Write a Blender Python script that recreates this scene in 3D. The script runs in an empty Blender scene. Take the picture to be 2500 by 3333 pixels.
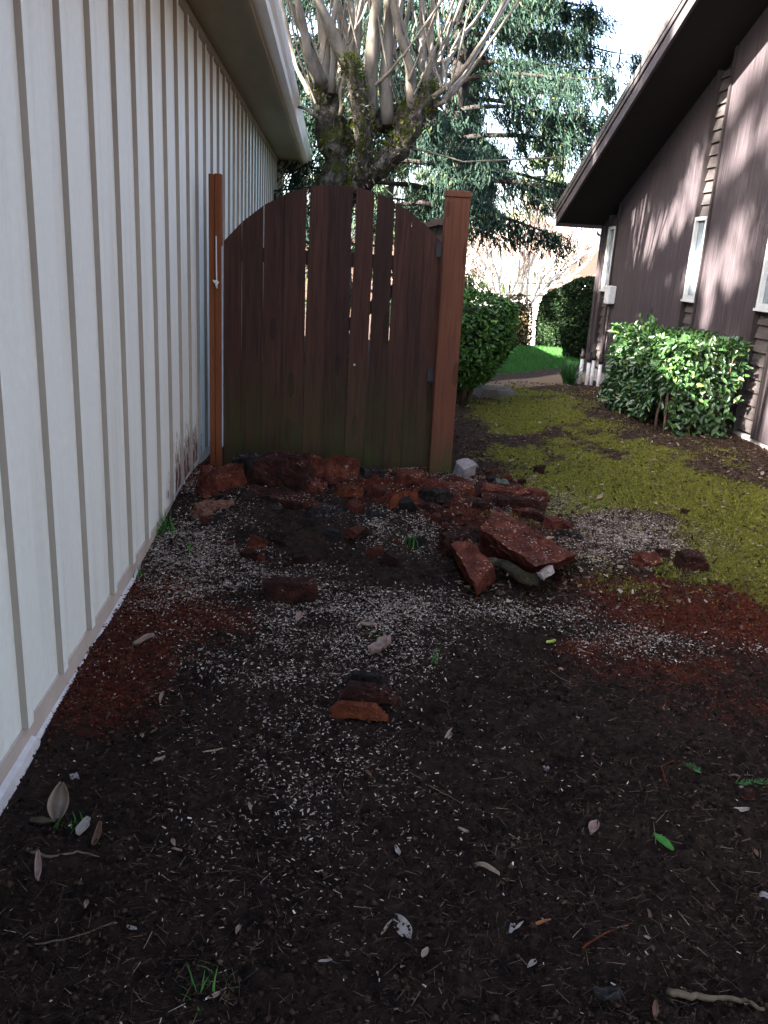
import bpy, bmesh, math, random
import numpy as np
from mathutils import Vector, Matrix

# ------------------------------------------------------------------ camera, sky, sun, exposure
SC = bpy.context.scene
COL = SC.collection
RM = np.array([[0.99676, 0.03536, 0.07218], [-0.05828, -0.29785, 0.95283], [0.05519, -0.95396, -0.29483]])
RM = np.array(RM)
_f, _cx, _cy = 2700., 1250., 1666.5


def _axes(nad=(740, 10400), vp=(1080, 829)):
    d = np.array([nad[0] - _cx, nad[1] - _cy, _f]); d /= np.linalg.norm(d)
    w = np.array([vp[0] - _cx, vp[1] - _cy, _f]); w -= d * (w @ d); w /= np.linalg.norm(w)
    X = np.cross(w, -d)
    if X[0] < 0: X = -X
    return np.array([X, w, -d])


RM = _axes()
CAM = np.array([0, 0, 1.40])
cam = bpy.data.cameras.new('camera'); camo = bpy.data.objects.new('camera', cam); COL.objects.link(camo)
m = Matrix.Identity(4)
for i in range(3):
    m[i][0] = RM[i][0]; m[i][1] = -RM[i][1]; m[i][2] = -RM[i][2]; m[i][3] = CAM[i]
camo.matrix_world = m
cam.sensor_fit = 'VERTICAL'; cam.sensor_height = 36; cam.sensor_width = 27
cam.lens = 36 * _f / 3333; cam.clip_start = 0.05; cam.clip_end = 800
SC.camera = camo

LIGHT = Vector((1, .45, -.70)).normalized()          # the way sunlight travels
elev = math.asin(-LIGHT.z)
az = math.atan2(-LIGHT.x, -LIGHT.y)                  # clockwise from +Y
world = bpy.data.worlds.new('World'); SC.world = world; world.use_nodes = True
nt = world.node_tree
sky = nt.nodes.new('ShaderNodeTexSky'); sky.sky_type = 'NISHITA'; sky.sun_disc = False
sky.sun_elevation = elev; sky.sun_rotation = az
sky.air_density = 0.8; sky.dust_density = 3.5; sky.ozone_density = 0.0; sky.altitude = 50
bgn = nt.nodes['Background']; bgn.inputs[1].default_value = 0.06
nt.links.new(sky.outputs[0], bgn.inputs[0])
sl = bpy.data.lights.new('sun', 'SUN'); sl.energy = 5.0; sl.angle = math.radians(0.53); sl.color = (1, .93, .84)
so = bpy.data.objects.new('sun', sl); COL.objects.link(so); so.location = (-8, -4, 10)
so.rotation_euler = LIGHT.to_track_quat('-Z', 'Y').to_euler()
SC.view_settings.view_transform = 'Standard'; SC.view_settings.look = 'None'
SC.view_settings.exposure = 4.3; SC.view_settings.gamma = 1.0
SC.cycles.use_denoising = True
SC.cycles.max_bounces = 6; SC.cycles.transparent_max_bounces = 8

rnd = random.Random(7)
RS = np.random.RandomState(11)


# ------------------------------------------------------------------ numeric helpers
def ray(px, py):
    S = 2500 / 1659.
    return RM @ np.array([px * S - _cx, py * S - _cy, _f])


def at_y(px, py, Y):
    v = ray(px, py); return CAM + v * (Y / v[1])


def at_x(px, py, X):
    v = ray(px, py); return CAM + v * (X / v[0])


def at_z(px, py, Z):
    v = ray(px, py); return CAM + v * ((Z - CAM[2]) / v[2])


def _hash(ix, iy, iz, s):
    n = (ix * 374761393 + iy * 668265263 + iz * 1274126177 + s * 69069) & 0xffffffff
    n = ((n ^ (n >> 13)) * 1274126177) & 0xffffffff
    n = n ^ (n >> 16)
    return (n & 0xffff) / 65535.0


def vnoise(x, y, z=0., s=0):
    x = np.asarray(x, float); y = np.asarray(y, float); z = np.asarray(z, float) + 0 * x
    fx, fy, fz = np.floor(x), np.floor(y), np.floor(z)
    ix, iy, iz = fx.astype(np.int64), fy.astype(np.int64), fz.astype(np.int64)
    u, v, w = x - fx, y - fy, z - fz
    u = u * u * (3 - 2 * u); v = v * v * (3 - 2 * v); w = w * w * (3 - 2 * w)
    r = 0
    for a in (0, 1):
        for b in (0, 1):
            for c in (0, 1):
                r = r + _hash(ix + a, iy + b, iz + c, s) * (u if a else 1 - u) * (v if b else 1 - v) * (w if c else 1 - w)
    return r * 2 - 1


def fbm(x, y, z=0., s=0, o=4, g=.5):
    r = 0; a = 1.; t = 0
    for k in range(o):
        r = r + a * vnoise(x * 2 ** k + 17 * k, y * 2 ** k - 9 * k, np.asarray(z) * 2 ** k + 5 * k, s + k); t += a; a *= g
    return r / t


def sst(a, b, x):
    t = np.clip((np.asarray(x, float) - a) / (b - a), 0, 1); return t * t * (3 - 2 * t)


def Hbase(x, y):
    x = np.asarray(x, float); y = np.asarray(y, float)
    z = -0.085 + 0 * x
    z = z + .19 * sst(1.0, 3.2, x) * sst(0.5, 4, y) * (1 - sst(7, 10.5, y))
    z = z + .125 * np.exp(-((x - 0.05) / .95) ** 4 - ((y - 5.0) / .75) ** 2)
    z = z + .05 * np.exp(-((x - .35) / .45) ** 2 - ((y - 4.5) / .35) ** 2)
    z = z + .05 * np.exp(-((x + .45) / .35) ** 2 - ((y - 4.6) / .4) ** 2)
    z = z - .05 * np.exp(-((x - .02) / .22) ** 2 - ((y - 4.1) / .2) ** 2)
    for hx, hy, hr, hd in ((.82, 3.02, .13, .05), (-.12, 1.88, .13, .035), (.55, 2.08, .17, .04), (-.02, 4.02, .16, .04), (.30, 2.45, .12, .025), (-.35, 2.5, .12, .02), (.9, 2.3, .12, .03), (.75, 1.75, .14, .03), (-.38, 3.0, .10, .025)):
        z = z - hd * np.exp(-((x - hx) / hr) ** 2 - ((y - hy) / (hr * .9)) ** 2)
    z = z + .06 * sst(7, 10, y) + .055 * sst(10, 13, y)
    z = z - 1.75 * sst(13.3, 27, y) + 5.5 * sst(45, 130, y)
    z = z + .025 * fbm(x * 1.1, y * 1.1, 0, 3, 2) * sst(.3, 1.5, y)
    return z


def clods(x, y):
    near = 1 - sst(6.5, 9, y)
    rough = (1 - .75 * sst(.9, 1.9, x) * sst(3.3, 4.6, y)) * (.12 + .88 * sst(-.86, -.68, x))
    c = .020 * fbm(x * 9, y * 9, 0, 21, 4) + .022 * fbm(x * 3.1, y * 2.6, 0, 211, 3) + .010 * np.abs(fbm(x * 24, y * 24, 0, 31, 3)) + .006 * fbm(x * 60, y * 60, 0, 41, 2)
    c = c + .018 * np.clip(fbm(x * 4.5, y * 4.5, 0, 55, 2), -.3, 1) + .010 * vnoise(x * 130, y * 130, 0, 61)
    m_ = np.exp(-((x - .15) / 1.15) ** 2 - ((y - 4.7) / .75) ** 2)
    c = c + m_ * (.055 * fbm(x * 4.2, y * 4.2, 0, 101, 4) + .03 * np.abs(fbm(x * 10, y * 10, 0, 111, 3)))
    return c * near * rough


def H(x, y):
    return Hbase(x, y) + clods(x, y)


def G(px, py, dz=0.):
    """ground point seen at a picture position"""
    z = -.05
    for _ in range(6):
        p = at_z(px, py, z); z = float(H(p[0], p[1]))
    p = at_z(px, py, z)
    return Vector((p[0], p[1], z + dz))


# ------------------------------------------------------------------ materials
def lin(c):
    return tuple(((v / 255 + .055) / 1.055) ** 2.4 if v > 10 else v / 255 / 12.92 for v in c)


class N:
    def __init__(s, name):
        s.m = bpy.data.materials.new(name); s.m.use_nodes = True
        s.t = s.m.node_tree; s.b = s.t.nodes['Principled BSDF']
        s.b.inputs['Specular IOR Level'].default_value = .3

    def node(s, typ, **k):
        n = s.t.nodes.new(typ)
        for a, v in k.items(): setattr(n, a, v)
        return n

    def link(s, a, b): s.t.links.new(a, b)

    def coord(s, kind='Object', scale=(1, 1, 1)):
        tc = s.node('ShaderNodeTexCoord'); mp = s.node('ShaderNodeMapping')
        mp.inputs['Scale'].default_value = scale
        s.link(tc.outputs[kind], mp.inputs['Vector']); return mp.outputs[0]

    def noise(s, vec, scale, detail=4, rough=.6, dist=0.):
        n = s.node('ShaderNodeTexNoise'); n.inputs['Scale'].default_value = scale
        n.inputs['Detail'].default_value = detail; n.inputs['Roughness'].default_value = rough
        n.inputs['Distortion'].default_value = dist
        s.link(vec, n.inputs['Vector']); return n.outputs['Fac']

    def ramp(s, fac, stops):
        r = s.node('ShaderNodeValToRGB'); e = r.color_ramp.elements
        while len(e) < len(stops): e.new(.5)
        for el, (p, c) in zip(e, stops):
            el.position = p; el.color = (*c, 1) if len(c) == 3 else c
        s.link(fac, r.inputs[0]); return r.outputs[0]

    def mix(s, fac, a, b, mode='MIX'):
        n = s.node('ShaderNodeMix', data_type='RGBA', blend_type=mode)
        for sock, v in ((n.inputs[0], fac), (n.inputs[6], a), (n.inputs[7], b)):
            if hasattr(v, 'is_linked'): s.link(v, sock)
            elif isinstance(v, (int, float)): sock.default_value = v
            else: sock.default_value = (*v, 1)
        return n.outputs[2]

    def math(s, op, a, b=0., c=None, clamp=False):
        n = s.node('ShaderNodeMath', operation=op, use_clamp=clamp)
        for i, v in enumerate((a, b, c)):
            if v is None: continue
            if hasattr(v, 'is_linked'): s.link(v, n.inputs[i])
            else: n.inputs[i].default_value = v
        return n.outputs[0]

    def bump(s, h, strength=.5, dist=.01):
        n = s.node('ShaderNodeBump'); n.inputs['Strength'].default_value = strength; n.inputs['Distance'].default_value = dist
        s.link(h, n.inputs['Height']); s.link(n.outputs[0], s.b.inputs['Normal'])

    def out(s, col=None, rough=.8, spec=None):
        if col is not None:
            if hasattr(col, 'is_linked'): s.link(col, s.b.inputs['Base Color'])
            else: s.b.inputs['Base Color'].default_value = (*col, 1)
        if hasattr(rough, 'is_linked'): s.link(rough, s.b.inputs['Roughness'])
        else: s.b.inputs['Roughness'].default_value = rough
        if spec is not None: s.b.inputs['Specular IOR Level'].default_value = spec
        return s.m


def simple(name, c1, c2, scale=20, stretch=(1, 1, 1), rough=.8, bump=.3, bd=.004, detail=5, spec=.3, objrand=0.):
    n = N(name); v = n.coord('Object', stretch); f = n.noise(v, scale, detail)
    c = n.ramp(f, [(.3, c1), (.7, c2)])
    if objrand:
        oi = n.node('ShaderNodeObjectInfo')
        k = n.math('MULTIPLY_ADD', oi.outputs['Random'], objrand, 1 - objrand / 2)
        mm = n.node('ShaderNodeVectorMath', operation='SCALE'); n.link(c, mm.inputs[0]); n.link(k, mm.inputs['Scale']); c = mm.outputs[0]
    n.bump(f, bump, bd)
    return n.out(c, rough, spec)


def island(name, stops, rough=.7, spec=.3, trans=0.):
    """many small leaves or chips: one tint per piece"""
    n = N(name); g = n.node('ShaderNodeNewGeometry')
    c = n.ramp(g.outputs['Random Per Island'], stops)
    m_ = n.out(c, rough, spec)
    if trans:
        tr = n.node('ShaderNodeBsdfTranslucent'); n.link(c, tr.inputs[0])
        mx = n.node('ShaderNodeMixShader'); mx.inputs[0].default_value = trans
        o = n.t.nodes['Material Output']
        n.link(n.b.outputs[0], mx.inputs[1]); n.link(tr.outputs[0], mx.inputs[2]); n.link(mx.outputs[0], o.inputs[0])
    return m_


M = {}


def wood_mat(name, dark, lite, zmoss=None, knots=True, rough=.75, stretch=14, objrand=.5):
    n = N(name)
    v = n.coord('Object', (stretch, stretch, .55))
    f1 = n.noise(v, 5, 6, .65, .6)
    v2 = n.coord('Object', (1, 1, .25)); f2 = n.noise(v2, 3, 3)
    oi = n.node('ShaderNodeObjectInfo')
    c = n.ramp(f1, [(.28, dark), (.72, lite)])
    c = n.mix(n.math('MULTIPLY', f2, .7), c, tuple(d * .5 for d in dark))
    k = n.math('MULTIPLY_ADD', oi.outputs['Random'], objrand, 1.1 - objrand / 2)
    mm = n.node('ShaderNodeVectorMath', operation='SCALE'); n.link(c, mm.inputs[0]); n.link(k, mm.inputs['Scale']); c = mm.outputs[0]
    if knots:
        vv = n.coord('Object', (6, 6, 1.6)); vo = n.node('ShaderNodeTexVoronoi'); n.link(vv, vo.inputs['Vector']); vo.inputs['Scale'].default_value = 1.0
        kf = n.math('LESS_THAN', vo.outputs['Distance'], .17)
        c = n.mix(n.math('MULTIPLY', kf, .55), c, tuple(d * .4 for d in dark))
    if zmoss:
        tc = n.node('ShaderNodeNewGeometry'); sx = n.node('ShaderNodeSeparateXYZ'); n.link(tc.outputs['Position'], sx.inputs[0])
        mr = n.node('ShaderNodeMapRange'); mr.inputs['From Min'].default_value = zmoss[1]; mr.inputs['From Max'].default_value = zmoss[0]
        n.link(sx.outputs['Z'], mr.inputs['Value'])
        nz = n.noise(n.coord('Object', (3, 3, 1)), 4, 5)
        fac = n.math('MULTIPLY', mr.outputs[0], n.math('MULTIPLY_ADD', nz, 2.4, -.6, clamp=True), clamp=True)
        c = n.mix(n.math('MULTIPLY', fac, zmoss[3] if len(zmoss) > 3 else .8), c, zmoss[2])
    n.bump(f1, .5, .004)
    return n.out(c, rough, .25)


# left house paint, with mud splashed on it near the gate
def siding_mat():
    n = N('cream_siding')
    v = n.coord('Object', (1, 1, 1)); f = n.noise(v, 30, 6, .7)
    c = n.ramp(f, [(.35, (.77, .825, .765)), (.65, (.825, .875, .815))])
    g = n.noise(n.coord('Object', (1, 3.5, .25)), 2.2, 4)
    c = n.mix(n.math('MULTIPLY', n.math('MULTIPLY_ADD', g, 4, -2.0, clamp=True), .30), c, (.45, .43, .36))
    geo = n.node('ShaderNodeNewGeometry'); sx = n.node('ShaderNodeSeparateXYZ'); n.link(geo.outputs['Position'], sx.inputs[0])

    def rng(sock, a, b):
        mr = n.node('ShaderNodeMapRange'); mr.interpolation_type = 'SMOOTHSTEP'
        mr.inputs['From Min'].default_value = a; mr.inputs['From Max'].default_value = b
        n.link(sock, mr.inputs['Value']); return mr.outputs[0]
    zone = n.math('MULTIPLY', n.math('MULTIPLY', rng(sx.outputs['Y'], 3.9, 4.9), rng(sx.outputs['Y'], 6.0, 5.5)), rng(sx.outputs['Z'], .75, .05))
    sp = n.noise(n.coord('Object', (1, 8, 2.2)), 4, 5, .75)
    fac = n.math('MULTIPLY_ADD', n.math('ADD', sp, n.math('MULTIPLY', zone, .38)), 14, -11.1, clamp=True)
    fac = n.math('MULTIPLY', fac, n.math('GREATER_THAN', zone, .01))
    c = n.mix(fac, c, (.13, .032, .015))
    low = n.math('MULTIPLY', rng(sx.outputs['Z'], .16, -.02), n.math('MULTIPLY_ADD', n.noise(n.coord('Object', (1, 5, 5)), 5, 5), 4, -2.2, clamp=True))
    c = n.mix(n.math('MULTIPLY', low, .35), c, (.25, .19, .13))
    n.bump(n.noise(n.coord('Object', (60, 60, 4)), 5, 4), .12, .003)
    return n.out(c, .6, .3)


M['siding'] = siding_mat()
M['batten'] = simple('batten_shade_tan', (.28, .24, .195), (.35, .305, .25), 9, (1, 1, .2), .7, .1)  # darker than the siding: shade of the batten sides put into the colour
M['skirt'] = simple('beige_base_board', (.42, .36, .31), (.54, .48, .42), 6, (1, 1, 1), .7, .2)
M['wrap'] = simple('white_flashing', (.50, .49, .47), (.62, .61, .59), 30, (1, 1, 1), .5, .6, .01)
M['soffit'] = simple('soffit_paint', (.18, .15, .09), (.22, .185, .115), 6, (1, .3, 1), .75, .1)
M['gutter'] = simple('white_gutter_paint', (.66, .64, .60), (.74, .73, .70), 8, (1, .3, 1), .4, .05)
M['shingle'] = simple('dark_shingle', (.03, .028, .028), (.09, .085, .08), 40, (1, 1, 1), .9, .6)
M['gate'] = wood_mat('stained_gate_board', (.014, .0056, .0036), (.080, .031, .0185), (0.0, 0.75, (.032, .038, .006), .95), objrand=.75)
M['post_l'] = wood_mat('orange_cedar_post', (.13, .036, .011), (.235, .075, .025), None, objrand=.1)
M['post_r'] = wood_mat('weathered_cedar_post', (.065, .022, .011), (.135, .048, .023), (0.02, 0.32, (.018, .034, .006), 1.0), objrand=.1)
M['fence'] = wood_mat('grey_fence_wood', (.10, .065, .05), (.19, .13, .10), None, objrand=.2)
M['cord'] = simple('white_cord', (.6, .58, .55), (.75, .73, .7), 60)
M['steel'] = simple('galvanised_steel', (.28, .32, .34), (.42, .46, .48), 20, rough=.45)
M['black'] = simple('dark_iron', (.015, .015, .016), (.03, .03, .03), 20, rough=.5)
M['rot'] = None


def rotwood(name, a, b, c3, dust=.5):
    n = N(name)
    v = n.coord('Object', (1, 1, 1)); f = n.noise(v, 14, 8, .7, .5)
    c = n.ramp(f, [(.32, a), (.5, b), (.68, c3)])
    fine = n.noise(v, 160, 3, .7)
    c = n.mix(n.math('MULTIPLY_ADD', fine, 2.2, -.9, clamp=True), c, tuple(k * .35 for k in a))
    geo = n.node('ShaderNodeNewGeometry'); sx = n.node('ShaderNodeSeparateXYZ'); n.link(geo.outputs['True Normal'], sx.inputs[0])
    up = n.math('MULTIPLY_ADD', sx.outputs['Z'], 1.6, -.5, clamp=True)
    sp = n.node('ShaderNodeTexVoronoi'); n.link(v, sp.inputs['Vector']); sp.inputs['Scale'].default_value = 62
    dots = n.math('LESS_THAN', sp.outputs['Distance'], .30)
    clump = n.math('MULTIPLY_ADD', n.noise(v, 9, 3), 4.5, -2.0, clamp=True)
    c = n.mix(n.math('MULTIPLY', n.math('MULTIPLY', dots, up), n.math('MULTIPLY', clump, dust)), c, (.40, .34, .28))
    n.bump(n.math('ADD', f, n.math('MULTIPLY', fine, .35)), 1.0, .025)
    return n.out(c, .9, .15)


M['red'] = rotwood('red_rotten_wood', (.024, .007, .0045), (.10, .025, .014), (.19, .055, .028), .9)
M['orange'] = rotwood('orange_rotten_wood', (.05, .012, .005), (.12, .030, .011), (.19, .055, .02), .7)
M['darkred'] = rotwood('dark_rotten_wood', (.009, .0036, .003), (.032, .010, .0066), (.075, .022, .013), .8)
M['bark'] = rotwood('dark_bark', (.006, .005, .005), (.018, .014, .013), (.05, .036, .03), .9)
M['barkgreen'] = rotwood('mossy_bark', (.012, .010, .006), (.038, .032, .017), (.085, .068, .038), .4)
M['pink'] = rotwood('pale_split_wood', (.08, .028, .016), (.19, .09, .06), (.32, .19, .14), .4)
M['fungus'] = simple('white_rot_fungus', (.11, .085, .075), (.30, .265, .24), 26, (1, 1, 1), .85, .6, .01)
M['rockp'] = simple('grey_rock', (.13, .115, .115), (.27, .245, .24), 12, (1, 1, 1), .9, .7, .01)
M['rockg'] = simple('green_grey_rock', (.055, .065, .05), (.13, .14, .115), 12, (1, 1, 1), .9, .7, .01)
M['stone'] = simple('garden_stone', (.05, .042, .035), (.11, .095, .08), 9, (1, 1, 1), .9, .5, .01)


def house_mat():
    n = N('brown_stained_siding')
    v = n.coord('Object', (16, 16, .35)); f = n.noise(v, 4, 7, .7, .2)
    c = n.ramp(f, [(.34, (.008, .0058, .0075)), (.5, (.026, .0195, .0235)), (.68, (.070, .056, .062))])
    big = n.noise(n.coord('Object', (1, 1.2, .4)), 1.6, 4)
    c = n.mix(n.math('MULTIPLY', big, .5), c, (.022, .017, .0195))
    fine = n.noise(n.coord('Object', (90, 90, .5)), 4, 3, .6)
    c = n.mix(n.math('MULTIPLY_ADD', fine, 2.5, -1.2, clamp=True), c, (.095, .079, .082))
    n.bump(f, .6, .006)
    return n.out(c, .8, .25)


M['house'] = house_mat()
M['htrim'] = simple('dark_trim_paint', (.012, .009, .010), (.024, .018, .019), 10, (4, 4, .4), .7, .2)
M['hfascia'] = simple('fascia_paint', (.035, .029, .033), (.06, .052, .056), 8, (.3, 1, 1), .6, .2)
M['hsoffit'] = simple('dark_soffit_boards', (.007, .0045, .005), (.014, .010, .010), 8, (10, .4, 1), .8, .3)
M['lap'] = simple('lap_siding_paint', (.035, .029, .029), (.065, .055, .054), 10, (1, .4, 4), .75, .3)
M['wframe'] = simple('white_window_frame', (.34, .36, .37), (.42, .44, .45), 20, rough=.4, bump=.05)
M['concrete'] = simple('concrete', (.22, .21, .2), (.38, .36, .34), 14, rough=.9)
M['pvc'] = simple('grey_white_pvc', (.5, .5, .5), (.62, .62, .62), 20, rough=.45, bump=.05)
M['box'] = simple('pale_utility_box_paint', (.40, .42, .42), (.47, .49, .49), 20, rough=.5, bump=.05)


def glass_mat():
    n = N('curtained_pane')
    n.b.inputs['Base Color'].default_value = (.11, .14, .165, 1)
    n.b.inputs['Roughness'].default_value = .06; n.b.inputs['Specular IOR Level'].default_value = .9
    n.bump(n.noise(n.coord('Object', (1, 1, 1)), 3, 2), .05, .01)
    return n.m


M['pane'] = glass_mat()


def soil_mat():
    n = N('soil_red_rot_moss_lawn')
    at = n.node('ShaderNodeVertexColor', layer_name='mix')
    sp = n.node('ShaderNodeSeparateColor'); n.link(at.outputs['Color'], sp.inputs[0])
    v = n.coord('Object')
    f1 = n.noise(v, 26, 9, .72); f2 = n.noise(v, 220, 4, .7); f3 = n.noise(v, 5, 5, .6)
    soil = n.ramp(f1, [(.32, (.0030, .0018, .0014)), (.5, (.021, .0122, .0085)), (.66, (.060, .0360, .0255))])
    soil = n.mix(n.math('MULTIPLY_ADD', f2, 3.5, -2.0, clamp=True), soil, (.050, .034, .026))
    soil = n.mix(n.math('MULTIPLY_ADD', f3, 3, -1.25, clamp=True), soil, (.042, .0265, .0190))
    red = n.ramp(f1, [(.3, (.028, .0055, .003)), (.5, (.085, .018, .009)), (.7, (.15, .040, .018))])
    red = n.mix(n.math('MULTIPLY_ADD', f2, 3.5, -2.0, clamp=True), red, (.012, .004, .003))
    moss = n.ramp(n.noise(v, 60, 6, .7), [(.3, (.06, .064, .009)), (.5, (.145, .15, .022)), (.72, (.24, .235, .042))])
    litter = n.ramp(n.noise(v, 45, 8, .75), [(.34, (.010, .006, .0045)), (.5, (.046, .027, .019)), (.66, (.13, .085, .058))])
    lawn = n.ramp(n.noise(v, 30, 5), [(.3, (.012, .05, .010)), (.7, (.035, .12, .02))])

    def sharp(sock, amt, k, nz):
        return n.math('MULTIPLY_ADD', n.math('ADD', sock, n.math('MULTIPLY_ADD', nz, amt, -amt / 2)), k, .5 - k * .5, clamp=True)
    mid = n.noise(v, 9, 7, .7); mid2 = n.noise(v, 16, 8, .75)
    at2 = n.node('ShaderNodeVertexColor', layer_name='mix2')
    sp2 = n.node('ShaderNodeSeparateColor'); n.link(at2.outputs['Color'], sp2.inputs[0])
    c = n.mix(sharp(sp2.outputs[0], 1.0, 3, mid), soil, litter)
    c = n.mix(sharp(sp.outputs[0], 1.3, 3.2, mid), c, red)
    c = n.mix(sharp(sp.outputs[1], 1.5, 3.5, mid2), c, moss)
    c = n.mix(sharp(sp2.outputs[1], .8, 4, mid2), c, (.27, .19, .125))  # pale tone painted in for the sunlit strip before the lawn
    c = n.mix(sharp(sp.outputs[2], .5, 6, mid2), c, lawn)
    n.bump(n.math('ADD', n.math('MULTIPLY', f1, 1.5), f2), 1.0, .022)
    return n.out(c, .95, .12)


M['soil'] = soil_mat()
M['chip'] = island('pale_wood_chip', [(0, (.10, .07, .055)), (.35, (.24, .185, .145)), (.75, (.40, .33, .27)), (1, (.56, .48, .41))], .8)
M['needle'] = island('dry_needle', [(0, (.018, .010, .006)), (.65, (.05, .028, .017)), (.93, (.11, .07, .045)), (1, (.22, .17, .12))], .7)
M['crumb'] = island('soil_crumb', [(0, (.004, .0026, .002)), (.5, (.022, .0128, .0088)), (.94, (.052, .031, .021)), (1, (.08, .056, .042))], .95, .1)
M['crumbred'] = island('red_crumb', [(0, (.035, .009, .005)), (.5, (.085, .021, .010)), (1, (.14, .04, .018))], .95, .1)
M['grass'] = island('green_grass', [(0, (.015, .07, .012)), (.6, (.03, .13, .02)), (1, (.07, .20, .035))], .6, .3, .25)
M['mosstuft'] = island('moss_tuft', [(0, (.06, .066, .009)), (.6, (.15, .155, .024)), (1, (.25, .24, .05))], .9, .1, .2)
M['laurel'] = island('glossy_laurel_leaf', [(0, (.016, .044, .015)), (.55, (.038, .09, .027)), (.93, (.05, .11, .028)), (1, (.12, .15, .03))], .32, .55, .12)
M['privet'] = island('small_shrub_leaf', [(0, (.014, .045, .010)), (.6, (.035, .10, .016)), (1, (.085, .19, .025))], .45, .4, .15)
M['yew'] = island('clipped_hedge_leaf', [(0, (.005, .013, .005)), (.6, (.012, .030, .009)), (1, (.03, .06, .015))], .7, .2, .1)
M['cedar'] = island('dark_conifer_needles', [(0, (.004, .012, .009)), (.55, (.010, .027, .019)), (.94, (.022, .046, .028)), (1, (.075, .075, .026))], .75, .15, .1)
M['conifer2'] = island('olive_conifer_needles', [(0, (.02, .045, .022)), (.6, (.05, .085, .038)), (1, (.15, .16, .06))], .65, .3, .25)
M['twigmass'] = simple('dark_twig_mass', (.006, .010, .005), (.018, .026, .012), 40, (1, 1, 1), .95, .9, .03)
M['strap'] = island('strap_leaf', [(0, (.02, .08, .02)), (1, (.05, .15, .035))], .5, .4, .2)
M['mossg'] = island('bark_moss', [(0, (.02, .04, .004)), (.6, (.06, .085, .006)), (1, (.15, .16, .015))], .95, .1, .2)
M['flake'] = island('shaggy_bark_flake', [(0, (.015, .012, .010)), (.5, (.05, .043, .036)), (1, (.17, .155, .13))], .9, .15)
M['shoot'] = simple('pale_smooth_bark', (.075, .064, .05), (.22, .195, .16), 11, (1, 1, .3), .85, .4, .01)


def bark_mat():
    n = N('mottled_mossy_bark'); v = n.coord('Object', (1, 1, .6))
    f = n.noise(v, 16, 7, .75, .4); g = n.noise(v, 5, 5, .7); h = n.noise(n.coord('Object', (1, 1, 1)), 45, 4, .7)
    c = n.ramp(f, [(.34, (.010, .008, .007)), (.5, (.055, .046, .038)), (.64, (.20, .185, .16))])
    mo = n.ramp(h, [(.3, (.012, .02, .003)), (.7, (.07, .085, .008))])
    c = n.mix(n.math('MULTIPLY_ADD', g, 7, -3.5, clamp=True), c, mo)
    n.bump(n.math('ADD', f, n.math('MULTIPLY', h, .4)), 1.0, .05)
    return n.out(c, .95, .1)


M['trunkbark'] = bark_mat()
M['conebark'] = simple('conifer_bark', (.008, .006, .006), (.028, .022, .02), 9, (1, 1, .25), .95, .9, .03)
M['paletwig'] = island('bare_twig', [(0, (.26, .17, .14)), (.6, (.40, .29, .25)), (1, (.52, .44, .38))], .9, .1)
M['palebark'] = simple('pale_bare_bark', (.40, .36, .32), (.6, .56, .5), 6, (1, 1, .4), .9, .3)
M['stem'] = simple('brown_stem', (.04, .03, .018), (.11, .082, .05), 30, (1, 1, .3), .8, .3)
M['farroof'] = simple('pale_roof_shingle', (.42, .36, .35), (.56, .5, .48), 12, (1, 1, 1), .9, .2)
M['farwall'] = simple('pale_far_wall', (.35, .3, .28), (.5, .45, .42), 5)
M['wire'] = simple('wire', (.02, .02, .02), (.03, .03, .03), 5)


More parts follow.
